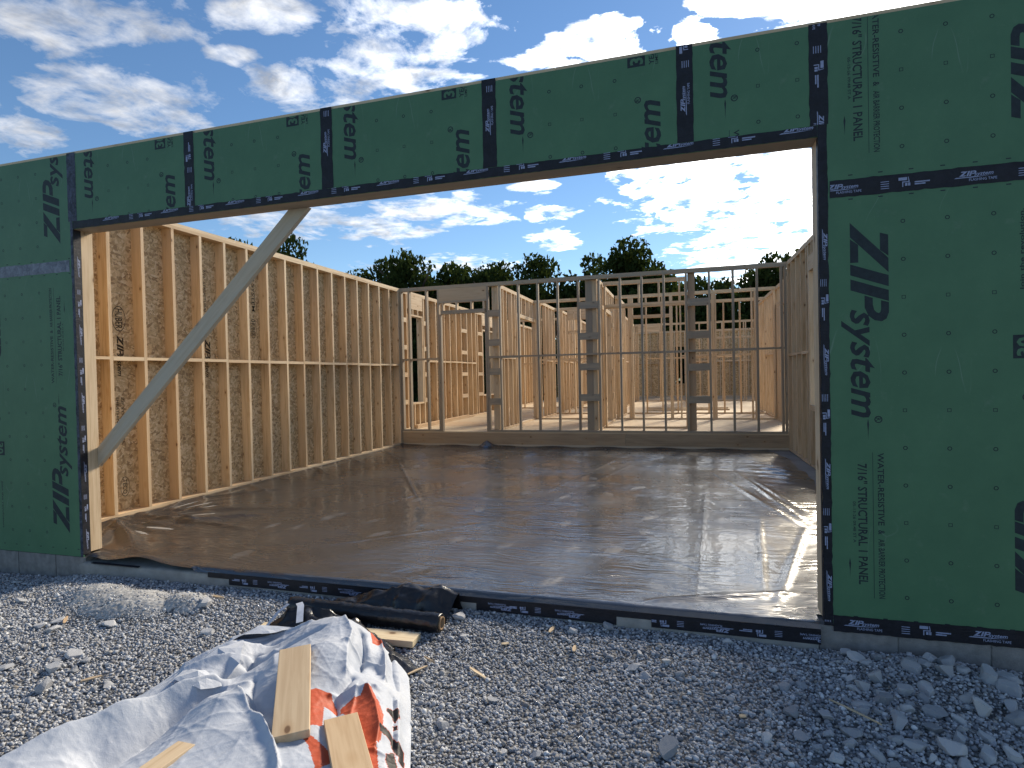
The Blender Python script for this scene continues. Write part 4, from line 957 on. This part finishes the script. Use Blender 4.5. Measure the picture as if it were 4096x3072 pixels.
o = link('plastic_film', film('film', [[(3.14, -.86, .0), (3.28, -.85, .03), (3.40, -.83, .0)], [(3.12, -.74, .05), (3.26, -.74, .06), (3.44, -.77, .0)], [(3.08, -.66, .07), (3.20, -.66, .06), (3.36, -.70, .01)], [(3.05, -.60, .03), (3.18, -.60, .02), (3.28, -.64, .0)]], 12, 40, 30, .012)); tag(o, 'small flap of black plastic film at the far right corner of the tarp', 'plastic film')
WEDGE = plain('white_weave_edge', (.48, .52, .60), .45, .4, 30, .12)
def white_strip(pts):
    P = [Vector((x, y, z)) for x, y, z in pts]; w = .02; V = []; F = []
    for i, p in enumerate(P):
        d = (P[min(i + 1, len(P) - 1)] - P[max(i - 1, 0)]).normalized(); n = Vector((-d.y, d.x, .12)).normalized() * w
        V += [tuple(p - n), tuple(p + n)]
        if i: F.append((2 * i - 2, 2 * i - 1, 2 * i + 1, 2 * i))
    link('white_edge_strip', npmesh('strip', V, F, WEDGE, True), FT_)
white_strip([(2.50, -.52, .045), (2.545, -.565, .047), (2.58, -.62, .022), (2.62, -.68, .0)])
white_strip([(2.44, -.545, .042), (2.405, -.60, .008), (2.375, -.66, -.05), (2.35, -.70, -.09)])
def lathe_x(prof, n=40, L=None):
    V = []; 
    for (x, r) in prof:
        for i in range(n):
            a = 2 * math.pi * i / n; rr = r + (RNG.normal(0, .0012) if r > .045 else 0); V.append((x, rr * math.cos(a), rr * math.sin(a)))
    F = [(j * n + i, j * n + (i + 1) % n, (j + 1) * n + (i + 1) % n, (j + 1) * n + i) for j in range(len(prof) - 1) for i in range(n)]
    return V, F
rl = thing('plastic_film_roll', 'roll of black plastic film with its cardboard core showing', 'plastic roll', (2.85, -.335, -.16))
r0 = .057; LR = 1.09
V, F = lathe_x([(-LR / 2, .03), (-LR / 2, r0 * .96)] + [(-LR / 2 + LR * i / 60, r0 + .0035 * math.sin(i * 1.9) * (i % 3 == 0) + .002 * math.sin(i * .7)) for i in range(1, 60)] + [(LR / 2, r0 * .97), (LR / 2 - .002, .047), (LR / 2 - .002, .0405)])
ang = math.atan2(.0, 1.12)
link('film_wrap', npmesh('wrap', V, F, FILM, True), rl, (2.83, -.312, -.078), (.5, .012, ang))
V, F = lathe_x([(LR / 2 - .06, .033), (LR / 2 + .006, .033), (LR / 2 + .006, .040), (LR / 2 - .004, .040)], 32)
link('cardboard_core', npmesh('core', V, F, plain('cardboard', (.30, .20, .12), .8, .2), True), rl, (2.83, -.312, -.078), (.5, .012, ang))

# ------------------------------------------------------------------ white tarp
CTL = np.array([(2.067, -1.917, 0.02), (2.095, -1.799, 0.05), (2.135, -1.692, 0.05), (2.217, -1.572, 0.06), (2.246, -1.439, 0.06), (2.213, -1.234, 0.05), (2.19, -0.973, 0.04), (2.255, -0.897, 0.06), (2.216, -0.664, 0.03), (2.407, -0.659, 0.04), (2.278, -1.947, 0.12), (2.367, -1.846, 0.14), (2.434, -1.652, 0.15), (2.481, -1.439, 0.15), (2.559, -1.309, 0.14), (2.422, -1.277, 0.12), (2.524, -1.084, 0.14), (2.486, -0.991, 0.13), (2.625, -1.198, 0.12), (2.496, -1.831, 0.03), (2.519, -1.66, 0.05), (2.542, -1.5, 0.06), (2.62, -1.36, 0.07), (2.66, -1.26, 0.08), (2.548, -1.063, 0.08), (2.56, -0.916, 0.08), (2.712, -1.467, 0.15), (2.891, -1.49, 0.2), (2.982, -1.633, 0.16), (2.764, -1.672, 0.12), (2.742, -1.787, 0.1), (3.12, -1.629, 0.17), (3.209, -1.654, 0.15), (3.1, -1.799, 0.14), (2.514, -0.727, 0.08), (2.699, -0.73, 0.16), (2.846, -0.757, 0.23), (2.944, -0.769, 0.25), (3.009, -0.759, 0.24), (3.078, -0.795, 0.22), (3.183, -0.894, 0.2), (3.169, -1.07, 0.24), (2.99, -1.022, 0.23), (2.871, -1.057, 0.2), (2.813, -1.231, 0.15), (2.764, -1.305, 0.12), (3.258, -1.179, 0.18), (3.322, -1.313, 0.13), (3.227, -1.41, 0.17), (3.305, -1.657, 0.13), (3.007, -1.505, 0.12), (2.882, -1.383, 0.13), (3.002, -1.111, 0.24), (3.336, -1.58, 0.15), (3.25, -0.806, 0.07), (3.299, -0.88, 0.1), (3.24, -1.0, 0.11), (3.307, -1.093, 0.13), (3.439, -1.146, 0.12), (3.42, -1.283, 0.15), (3.534, -1.34, 0.13), (3.4, -1.337, 0.12), (3.315, -1.36, 0.12), (3.595, -1.428, 0.12), (3.538, -1.514, 0.1), (3.382, -1.545, 0.12), (3.588, -1.352, 0.09), (3.358, -0.897, 0.05), (3.316, -0.702, 0.03), (3.512, -1.062, 0.03), (3.634, -1.316, 0.02), (3.724, -1.504, 0.02), (3.665, -1.475, 0.07), (3.702, -1.605, 0.09), (3.615, -1.643, 0.1), (3.381, -1.627, 0.13), (3.474, -1.68, 0.12), (3.333, -1.718, 0.15), (3.083, -0.651, 0.12), (3.022, -0.627, 0.14), (2.3, -2.3, .12), (2.9, -2.3, .15), (3.4, -2.3, .14), (3.8, -2.2, .06), (2.1, -2.3, .03), (2.05, -2.7, .02), (3.9, -2.7, .02), (3.0, -2.7, .12)])
OUTL = [(2.0, -2.1), (2.067, -1.917), (2.04, -1.72), (2.12, -1.60), (2.19, -1.5), (2.20, -1.36), (2.16, -1.16), (2.15, -.95), (2.18, -.70), (2.24, -.60), (2.45, -.60), (2.70, -.62), (2.88, -.60), (3.02, -.58), (3.13, -.63), (3.22, -.68), (3.30, -.70), (3.42, -.85), (3.54, -1.07), (3.66, -1.31), (3.75, -1.50), (3.86, -1.75), (3.95, -2.1), (3.95, -2.6), (1.95, -2.6)]
ORANGE = [[(3.178, -1.371), (3.196, -1.34), (3.264, -1.333), (3.323, -1.364), (3.361, -1.413), (3.291, -1.412), (3.359, -1.524), (3.308, -1.558)], [(3.35, -1.377), (3.367, -1.333), (3.4, -1.294), (3.398, -1.247), (3.429, -1.244), (3.499, -1.299), (3.556, -1.363), (3.598, -1.444), (3.621, -1.516), (3.567, -1.571), (3.456, -1.436), (3.374, -1.414)], [(3.286, -1.595), (3.329, -1.588), (3.396, -1.608), (3.462, -1.638), (3.516, -1.693), (3.493, -1.76), (3.375, -1.645)], [(3.564, -1.548), (3.606, -1.513), (3.70, -1.66), (3.65, -1.70)], [(3.073, -0.675), (3.103, -0.628), (3.164, -0.637), (3.222, -0.754), (3.19, -0.82), (3.04, -0.60)]]
BLACKP = [[(3.581, -1.439), (3.627, -1.427), (3.677, -1.456), (3.7, -1.466), (3.734, -1.521), (3.68, -1.504), (3.638, -1.458), (3.595, -1.464)], [(3.546, -1.264), (3.569, -1.248), (3.597, -1.29), (3.597, -1.337), (3.571, -1.315), (3.546, -1.322), (3.538, -1.295)], [(3.687, -1.589), (3.665, -1.539), (3.68, -1.503), (3.75, -1.60), (3.72, -1.62)], [(3.665, -1.444), (3.698, -1.452), (3.738, -1.53), (3.718, -1.535)], [(3.60, -1.36), (3.615, -1.352), (3.635, -1.385), (3.62, -1.395)]]
def inpoly(x, y, poly):
    r = np.zeros(x.shape, bool); n = len(poly)
    for i in range(n):
        x0, y0 = poly[i]; x1, y1 = poly[(i + 1) % n]
        c = ((y0 > y) != (y1 > y)); r ^= c & (x < (x1 - x0) * (y - y0) / (y1 - y0 + 1e-12) + x0)
    return r
def edge_dist(x, y, poly):
    m = np.full(x.shape, 9.); n = len(poly)
    for i in range(n):
        x0, y0 = poly[i]; dx, dy = poly[(i + 1) % n][0] - x0, poly[(i + 1) % n][1] - y0
        s = np.clip(((x - x0) * dx + (y - y0) * dy) / (dx * dx + dy * dy), 0, 1); m = np.minimum(m, np.hypot(x - x0 - s * dx, y - y0 - s * dy))
    return m
def tarp_mat():
    m, t = newmat('white_woven_tarp')
    g = t.add('ShaderNodeNewGeometry').outputs['Position']
    a = t.add('ShaderNodeAttribute', attribute_name='ink').outputs['Fac']
    c = t.ramp(t.noise(g, 7, 6, .65), [(.3, (.40, .44, .515)), (.65, (.50, .53, .585))])
    c = t.mix(t.ramp(t.noise(t.mapping(t.vmath('ADD', g, (1, 4, 0)), rot=(0, 0, .6), scale=(1, .35, 1)), 13, 7, .8), [(.66, 0.), (.74, .6)]), c, (.26, .17, .09))
    c = t.mix(t.ramp(t.noise(g, 60, 4, .7), [(.70, 0.), (.78, .5)]), c, (.12, .10, .09))
    c = t.mix(t.ramp(a, [(.24, 0.), (.26, 1.)]), c, (.46, .085, .036))
    c = t.mix(t.ramp(a, [(.74, 0.), (.76, 1.)]), c, (.016, .016, .018))
    n = bump(t, t.noise(g, 14, 4, .5, .9), .16, .016); n = bump(t, t.noise(g, 150, 3, .6), .18, .002, n)
    n = bump(t, t.noise(g, 48, 4, .6, 1.5), .20, .006, n)
    return finish(m, t, c, .55, .25, n)
def tarp_h(x, y):
    """height over the gravel: multiquadric surface through the control heights"""
    P = CTL[:, :2]; f = lambda d2: np.sqrt(d2 + .055 ** 2)
    A = f(((P[:, None] - P[None]) ** 2).sum(-1)) - .012 * np.eye(len(P)); m = CTL[:, 2].mean()
    w = np.linalg.solve(A, CTL[:, 2] - m); out = np.full(x.size, m); q = np.stack([x.ravel(), y.ravel()], -1)
    for i in range(len(P)): out += w[i] * f(((q - P[i]) ** 2).sum(-1))
    return out.reshape(x.shape)
def polyline(pts, n):
    p = np.array(pts, float); l = np.concatenate([[0], np.cumsum(np.hypot(*np.diff(p, axis=0).T))]); q = np.linspace(0, l[-1], n)
    return np.stack([np.interp(q, l, p[:, 0]), np.interp(q, l, p[:, 1])], -1)
def tarp():
    nu, nv = 330, 400
    i0 = OUTL.index((2.24, -.60)); i1 = OUTL.index((3.30, -.70))
    Lf = polyline([(1.95, -2.6)] + OUTL[:i0 + 1], nv); Tp = polyline(OUTL[i0:i1 + 1], nu); Rt = polyline([(3.95, -2.6)] + OUTL[i1:-2][::-1], nv); Bt = polyline([(1.95, -2.6), (3.95, -2.6)], nu)
    Lf = Lf if np.hypot(*(Lf[-1] - Tp[0])) < .01 else Lf[::-1]
    rg = np.random.default_rng(21); 
    v = np.linspace(0, 1, nv)[:, None, None]; u = np.linspace(0, 1, nu)[None, :, None]
    B = (1 - u) * Lf[:, None] + u * Rt[:, None] + (1 - v) * Bt[None] + v * Tp[None] - ((1 - u) * (1 - v) * Bt[0] + u * (1 - v) * Bt[-1] + (1 - u) * v * Tp[0] + u * v * Tp[-1])
    x, y = B[..., 0], B[..., 1]
    ed = edge_dist(x, y, OUTL)
    h = tarp_h(x, y); h = h * np.clip(ed / .05, 0, 1) ** .6
    def fold(pts, amp, w, skew=0.):
        m = np.full(x.shape, 9.); sg = np.zeros(x.shape)
        for (x0, y0), (x1, y1) in zip(pts[:-1], pts[1:]):
            dx, dy = x1 - x0, y1 - y0; L = math.hypot(dx, dy)
            s = np.clip(((x - x0) * dx + (y - y0) * dy) / L ** 2, 0, 1); d = np.hypot(x - x0 - s * dx, y - y0 - s * dy)
            cr = ((x - x0) * dy - (y - y0) * dx) / L; sg = np.where(d < m, cr, sg); m = np.minimum(m, d)
        ww = np.where(sg > 0, w * (1 + skew), w * (1 - skew))
        return amp * np.exp(-np.abs(m / ww) ** 1.3)
    for f in FOLDS: h = h + fold(*f) * np.clip(ed / .05, 0, 1)
    cr = np.zeros_like(x)
    for _ in range(22):
        a = rg.uniform(0, math.pi); f = rg.uniform(12, 48); p = rg.uniform(0, 6.3); b = rg.uniform(0, 6.3)
        cr += (1 - np.abs(np.sin((x * math.cos(a) + y * math.sin(a)) * f + p + 1.3 * np.sin(4 * x + b) + np.cos(5 * y - b)))) ** 5 / f * (.5 + .5 * np.sin(7 * x + b) * np.sin(6 * y + p))
    h = h + (cr - cr.mean()) * .05 * np.clip(ed / .05, 0, 1)
    z = ground_z(x, y) + .012 + np.maximum(h, 0)
    ink = np.zeros_like(x)
    for p in ORANGE: ink[inpoly(x, y, p)] = .5
    for p in BLACKP: ink[inpoly(x, y, p)] = 1.
    return npmesh('tarp', np.stack([x, y, z], -1).reshape(-1, 3), gridfaces(nu, nv), tarp_mat(), True, ink.ravel(), 'ink')
FOLDS = [([(2.20, -2.3), (2.30, -1.95), (2.42, -1.66), (2.52, -1.42), (2.60, -1.30)], .055, .045, .45), ([(2.50, -2.1), (2.55, -1.80), (2.58, -1.55), (2.64, -1.36)], -.065, .030),
    ([(2.40, -1.30), (2.54, -1.16), (2.62, -1.06)], .050, .022, .6), ([(2.30, -1.2), (2.42, -1.02), (2.52, -.90)], .040, .022, .5), ([(2.60, -1.27), (2.66, -1.14), (2.58, -1.0)], -.055, .020),
    ([(2.36, -.92), (2.50, -.76), (2.72, -.70)], .024, .016, .4), ([(2.24, -.80), (2.36, -.66), (2.56, -.64)], .028, .016, .4), ([(2.44, -.98), (2.56, -.86), (2.70, -.80)], -.02, .014), ([(2.62, -1.12), (2.76, -1.0), (2.9, -.90)], -.035, .020, .4),
    ([(2.84, -1.42), (3.0, -1.53), (3.12, -1.60), (3.26, -1.70), (3.36, -1.8)], .032, .013, .7), ([(2.80, -1.26), (2.90, -1.40), (3.02, -1.5)], -.035, .022), ([(2.66, -1.32), (2.80, -1.30)], .015, .03),
    ([(3.00, -.78), (3.12, -.90), (3.18, -1.04), (3.26, -1.18)], .026, .016, .5), ([(3.10, -.78), (3.2, -.93), (3.27, -1.10)], -.05, .018), ([(3.20, -.74), (3.30, -.88), (3.40, -1.06)], .040, .014, .4), ([(3.27, -.76), (3.36, -.92), (3.46, -1.06)], -.018, .014), ([(3.14, -1.0), (3.3, -.96), (3.38, -.98)], .02, .012, .4),
    ([(3.28, -1.34), (3.38, -1.26), (3.44, -1.22)], .022, .014), ([(3.42, -1.25), (3.50, -1.33), (3.58, -1.44), (3.62, -1.54)], .018, .012, .4), ([(3.36, -1.26), (3.42, -1.40), (3.5, -1.55)], .014, .02, .5), ([(3.30, -1.20), (3.30, -1.34), (3.36, -1.42)], -.020, .014), ([(3.50, -1.18), (3.58, -1.32), (3.66, -1.48)], -.018, .014), ([(3.54, -1.20), (3.62, -1.34), (3.72, -1.52)], .018, .012, .4),
    ([(3.0, -1.12), (3.06, -1.28), (3.10, -1.5)], -.012, .025), ([(2.7, -1.0), (2.86, -1.2)], .012, .025), ([(3.52, -1.60), (3.62, -1.56), (3.68, -1.56)], .012, .012)]
to = link('tarp', tarp()); tag(to, 'crumpled white woven tarp with orange and black print heaped on the gravel', 'tarp')

# stiff flaps folded back over themselves along the left side
def flap(pts, mid):
    V = [(x, y, float(ground_z(x, y)) + h) for x, y, h in pts + [mid]]; n = len(pts)
    bm = bmesh.new(); vs = [bm.verts.new(v) for v in V]
    for i in range(n): bm.faces.new((vs[i], vs[(i + 1) % n], vs[n]))
    bmesh.ops.subdivide_edges(bm, edges=bm.edges[:], cuts=3, use_grid_fill=True)
    for v in bm.verts: v.co += Vector((random.gauss(0, .0012), random.gauss(0, .0012), random.gauss(0, .0014)))
    bmesh.ops.recalc_face_normals(bm, faces=bm.faces[:])
    me = bpy.data.meshes.new('flap'); bm.to_mesh(me); bm.free(); me.materials.append(to.data.materials[0])
    link('folded_flap', me, to)
flap([(2.22, -1.02, .07), (2.36, -.96, .125), (2.49, -.985, .175), (2.56, -1.08, .185), (2.64, -1.19, .165), (2.605, -1.265, .10), (2.42, -1.29, .16)], (2.45, -1.13, .195))
flap([(2.22, -.76, .05), (2.32, -.67, .08), (2.44, -.655, .09), (2.60, -.70, .135), (2.53, -.82, .145), (2.40, -.88, .15), (2.26, -.90, .08)], (2.42, -.775, .165))
flap([(2.40, -1.30, .16), (2.52, -1.285, .165), (2.66, -1.30, .11), (2.60, -1.40, .14), (2.46, -1.42, .185)], (2.53, -1.345, .195))
# boards on and under the tarp
def plank(name, top, w, L, th, ang, tilt, roll, label, mat):
    o = link(name, boxmesh(L, w, th, [mat]), None, top); o.rotation_euler = (roll, tilt, ang); tag(o, label, 'board', 'lumber offcuts by the tarp'); 
    b = o.modifiers.new('edge', 'BEVEL'); b.width = .002; b.segments = 1
    return o
OFF = lumber('offcut_lumber', 0, (.66, .53, .35), (.37, .25, .14), 0., (.60, .45, .27))
def span(label, p0, p1, w, th, roll=0., mat=OFF):
    """board from the middle of one end to the middle of the other (top face centre line)"""
    p0, p1 = Vector(p0), Vector(p1); d = p1 - p0
    return plank('wood_offcut', (p0 + p1) / 2 - Vector((0, 0, th / 2)), w, d.length, th, math.atan2(d.y, d.x), -math.asin(d.z / d.length), roll, label, mat)
span('longest pale offcut lying along the middle of the tarp', (2.978, -1.189, .130), (3.305, -1.657, .030), .145, .038, .04)
span('short spotted offcut on the orange print at the front of the tarp', (3.410, -1.466, .006), (3.755, -1.88, .002), .14, .040, .0)
span('yellowish offcut cut off by the bottom edge on the left of the tarp', (2.895, -1.765, -.005), (2.86, -2.2, -.01), .092, .038, .06, WX)
span('grey offcut sticking out from under the black film beside the roll', (2.72, -.515, -.102), (3.288, -.482, -.104), .125, .038, 0, LIGHTX)
span('offcut end poking out left of the black film behind the tarp', (2.275, -.625, -.085), (2.62, -.59, -.085), .14, .038, 0, LIGHTX)
# splinters
for (a, b), lab in zip([((1.71, -1.31), (1.79, -1.25)), ((1.53, -0.22), (1.66, -0.24)), ((3.4, -0.62), (3.49, -0.67)), ((3.40, -0.82), (3.47, -0.72)), ((3.7, -0.68), (3.82, -0.75)), ((4.04, -0.22), (4.05, -0.12)), ((3.79, -0.39), (3.83, -0.37)), ((4.22, -0.39), (4.21, -0.3)), ((5.06, -0.8), (5.09, -0.8)), ((5.48, -0.57), (5.64, -0.78)), ((0.85, -0.78), (0.76, -0.69))],
                       ['pale wood splinter on the gravel beside the long tarp fold', 'pale wood scrap lying just right of the gravel mound', 'thin wood splinter on gravel off the right end of the grey offcut', 'long wood splinter on gravel against the right edge of the tarp', 'flat wood splinter alone on gravel below the curb tape', 'curled wood shaving near the curb in front of the tape lettering', 'small yellow wood chip on gravel right of the plastic roll', 'upright looking wood shaving on gravel in front of the opening', 'tiny yellow wood chip at the lower right of the gravel', 'long thin dry stalk lying at the edge of the right rock spill', 'brown wood scrap leaning on a stone left of the gravel mound']):
    d = math.dist(a, b); x, y = (a[0] + b[0]) / 2, (a[1] + b[1]) / 2; thin = 'thin' in lab
    bm = bmesh.new(); w = .004 if thin else .011
    P = [(-d / 2, -w * .5, 0), (-d * .1, -w, .002), (d / 2, -w * .3, 0), (d * .42, w * .5, .002), (-d * .05, w, .003), (-d / 2, w * .6, .001)]
    A_ = [bm.verts.new(p) for p in P]; B_ = [bm.verts.new((p[0], p[1], p[2] + .005)) for p in P]
    bm.faces.new(A_[::-1]); bm.faces.new(B_)
    for i in range(6): bm.faces.new((A_[i], A_[(i + 1) % 6], B_[(i + 1) % 6], B_[i]))
    me = bpy.data.meshes.new('splinter'); bm.to_mesh(me); bm.free(); me.materials.append(OFF)
    o = link('wood_splinter', me, None, (x, y, float(ground_z(x, y)) + .016), (random.uniform(-.2, .2), random.uniform(-.1, .1), math.atan2(b[1] - a[1], b[0] - a[0]))); tag(o, lab, 'wood scrap', 'wood scraps on the gravel')

# ------------------------------------------------------------------ trees behind the house
def leaf_mat(name, a, b):
    m, t = newmat(name)
    g = t.add('ShaderNodeNewGeometry').outputs['Position']; r = t.add('ShaderNodeAttribute', attribute_name='tone').outputs['Fac']
    c = t.ramp(r, [(0, a), (1, b)])
    d = t.add('ShaderNodeBsdfDiffuse', {0: c}).outputs[0]; tr = t.add('ShaderNodeBsdfTranslucent', {0: t.mix(.5, c, (.10, .14, .02))}).outputs[0]
    t.add('ShaderNodeOutputMaterial', {0: t.add('ShaderNodeMixShader', {0: .20, 1: d, 2: tr}).outputs[0]}); return m
LEAF = leaf_mat('leaf_green', (.016, .028, .011), (.045, .066, .022))
BARK = plain('bark', (.07, .055, .045), .9, .2, 12, .3, .5, 20, .02)
def cards(C0, size, rg):
    n = len(C0); q = rg.normal(size=(n, 3)); q /= np.linalg.norm(q, axis=1)[:, None]
    h = rg.normal(size=(n, 3)); a = np.cross(q, h); a /= np.linalg.norm(a, axis=1)[:, None]; b = np.cross(q, a)
    s = size * rg.uniform(.5, 1.2, (n, 1)); k = rg.uniform(.45, .8, (n, 1))
    V = np.stack([C0 - a * s, C0 - b * s * k, C0 + a * s, C0 + b * s * k], 1)
    return V.reshape(-1, 3), np.arange(n * 4).reshape(n, 4)
def crown_mesh(seed, n=9500):
    """unit crown, radius 1, centre at origin: leaf sprays gathered in uneven boughs with gaps"""
    rg = np.random.default_rng(seed); nb = 60
    bd = rg.normal(size=(nb, 3)); bd /= np.linalg.norm(bd, axis=1)[:, None]
    br = rg.uniform(.10, 1.0, nb) ** .5; ctr = bd * br[:, None] * .80
    taper = np.where(ctr[:, 2] > 0, 1 - .45 * ctr[:, 2], 1.0); ctr[:, :2] *= taper[:, None]
    rad = rg.uniform(.13, .30, nb) * rg.uniform(.8, 1.2, nb)
    k = rg.choice(nb, n, p=rad ** 2 / (rad ** 2).sum()); d = rg.normal(size=(n, 3)); d /= np.linalg.norm(d, axis=1)[:, None]
    p = ctr[k] + d * (rad[k] * rg.uniform(.2, 1.0, n) ** .5)[:, None] * np.array([1.15, 1.15, .75])
    stray = rg.random(n) < .05; p[stray] *= 1.08
    V, F = cards(p, .050, rg)
    tone = np.clip(rg.uniform(0, .5, n) + .35 * (rg.random(nb)[k]) + .15, 0, 1)
    return npmesh('crown', V, F, LEAF, False, np.repeat(tone, 4))
CROWNS = [crown_mesh(40 + i) for i in range(5)]
def trunk_mesh(seed):
    rg = np.random.default_rng(seed); bm = bmesh.new()
    def limb(p, q, r0, r1, n=7):
        d = (q - p); u = d.orthogonal().normalized(); v = d.cross(u).normalized(); ra = []
        for c, r in ((p, r0), (p.lerp(q, .5) + u * d.length * rg.normal(0, .04), (r0 + r1) / 2), (q, r1)): ra.append([bm.verts.new(c + (u * math.cos(2 * math.pi * i / n) + v * math.sin(2 * math.pi * i / n)) * r) for i in range(n)])
        for A, B in zip(ra[:-1], ra[1:]):
            for i in range(n): bm.faces.new((A[i], A[(i + 1) % n], B[(i + 1) % n], B[i]))
    limb(Vector((0, 0, 0)), Vector((.01, .01, .62)), .028, .016)
    for i in range(9):
        a = rg.uniform(0, 6.3); z = rg.uniform(.28, .62); l = rg.uniform(.16, .34)
        limb(Vector((0, 0, z)), Vector((math.cos(a) * l, math.sin(a) * l, z + rg.uniform(.08, .3))), .012, .003, 5)
    me = bpy.data.meshes.new('trunk'); bm.to_mesh(me); bm.free(); me.materials.append(BARK); return me
TRUNKS = [trunk_mesh(i) for i in range(3)]
TREES = [(-39.27, 46.4, 16.5, 4.6, 'leftmost rounded treetop peeking over the left garage wall'), (-33.0, 44.4, 15.0, 4.2, 'second treetop over the left garage wall, just left of the brace'), (-31.0, 44.4, 14.9, 3.6, 'treetop over the left garage wall just right of the brace'),
    (-21.4, 40.4, 10.2, 3.6, 'low dark tree just past the right end of the left garage wall'), (-19.0, 41.4, 11.0, 3.4, 'dark tree between the left wall end and the tall feathery tree'), (-14.81, 36.4, 11.1, 3.3, 'tall feathery tree with a thin bare top over the doorway'), (-13.6, 40.4, 10.9, 3.6, 'dense dark tree right of the tall feathery one'), (-12.2, 42.4, 10.3, 3.6, 'mid height bushy tree over the partition doorway header'), (-9.9, 40.4, 9.8, 3.4, 'bushy green tree left of the gap of blue sky'), (-7.7, 37.4, 9.2, 2.7, 'pale green spindly tree at the left side of the sky gap'),
    (-4.25, 34.4, 9.7, 3.0, 'free standing pointed tree between the two sky gaps'), (-2.12, 39.4, 8.4, 2.6, 'low tree filling behind the pointed one'), (-.5, 36.4, 9.3, 2.9, 'left shoulder tree of the big round clump right of centre'), (1.7, 33.4, 9.3, 3.2, 'tallest round tree of the clump right of centre'), (3.2, 37.4, 8.7, 2.6, 'right shoulder tree of the big round clump'),
    (4.9, 39.4, 6.3, 2.5, 'low tree under the bright cloud behind the house'), (6.4, 32.4, 7.2, 2.4, 'tree seen through the right studs under the bright cloud'), (8.6, 40.4, 6.6, 2.8, 'small low tree at the base of the bright cloud'), (9.5, 30.4, 7.3, 2.4, 'sparse tree behind the far right end of the partition'), (12.0, 33.4, 8.0, 3.2, 'rightmost tree hidden behind the right garage wall'), (-26.5, 43, 9.6, 3.6, 'tree hidden low behind the middle of the left wall')]
for i, (x, y, h, r, lab) in enumerate(TREES):
    t = thing('tree', lab, 'tree', (x, y, -.3), 'trees behind the house')
    tr = link('trunk', TRUNKS[i % 3], t, (x, y, -.3)); tr.scale = (h * 1.0, h * 1.0, h * 1.15)
    hc = h * .46; c = link('crown', CROWNS[i % 5], t, (x, y, h * 1.05 - hc), (0, 0, random.uniform(0, 6.3))); c.scale = (r * 1.08, r * 1.08, hc * 1.06)
def thicket():
    rg = np.random.default_rng(77); n = 46000
    x = rg.uniform(-55, 34, n); y = 31 + rg.uniform(0, 9, n) + np.where(x < -14, 6, 0); top = 3.9 + 1.3 * np.sin(x * .55) + .9 * np.sin(x * 1.7 + 1) + rg.normal(0, .35, n)
    z = rg.uniform(-.2, 1, n) ** .8; z = np.nan_to_num(z, nan=0.) * top
    V, F = cards(np.stack([x, y, z], -1), .30, rg); tone = np.repeat(np.clip(rg.uniform(0, .6, n) + .2 * np.sin(x * 2.1), 0, 1), 4)
    o = link('undergrowth', npmesh('undergrowth', V, F, LEAF, False, tone)); o['kind'] = 'stuff'; o['label'] = 'dark green undergrowth along the foot of the trees'; o['category'] = 'undergrowth'
thicket()
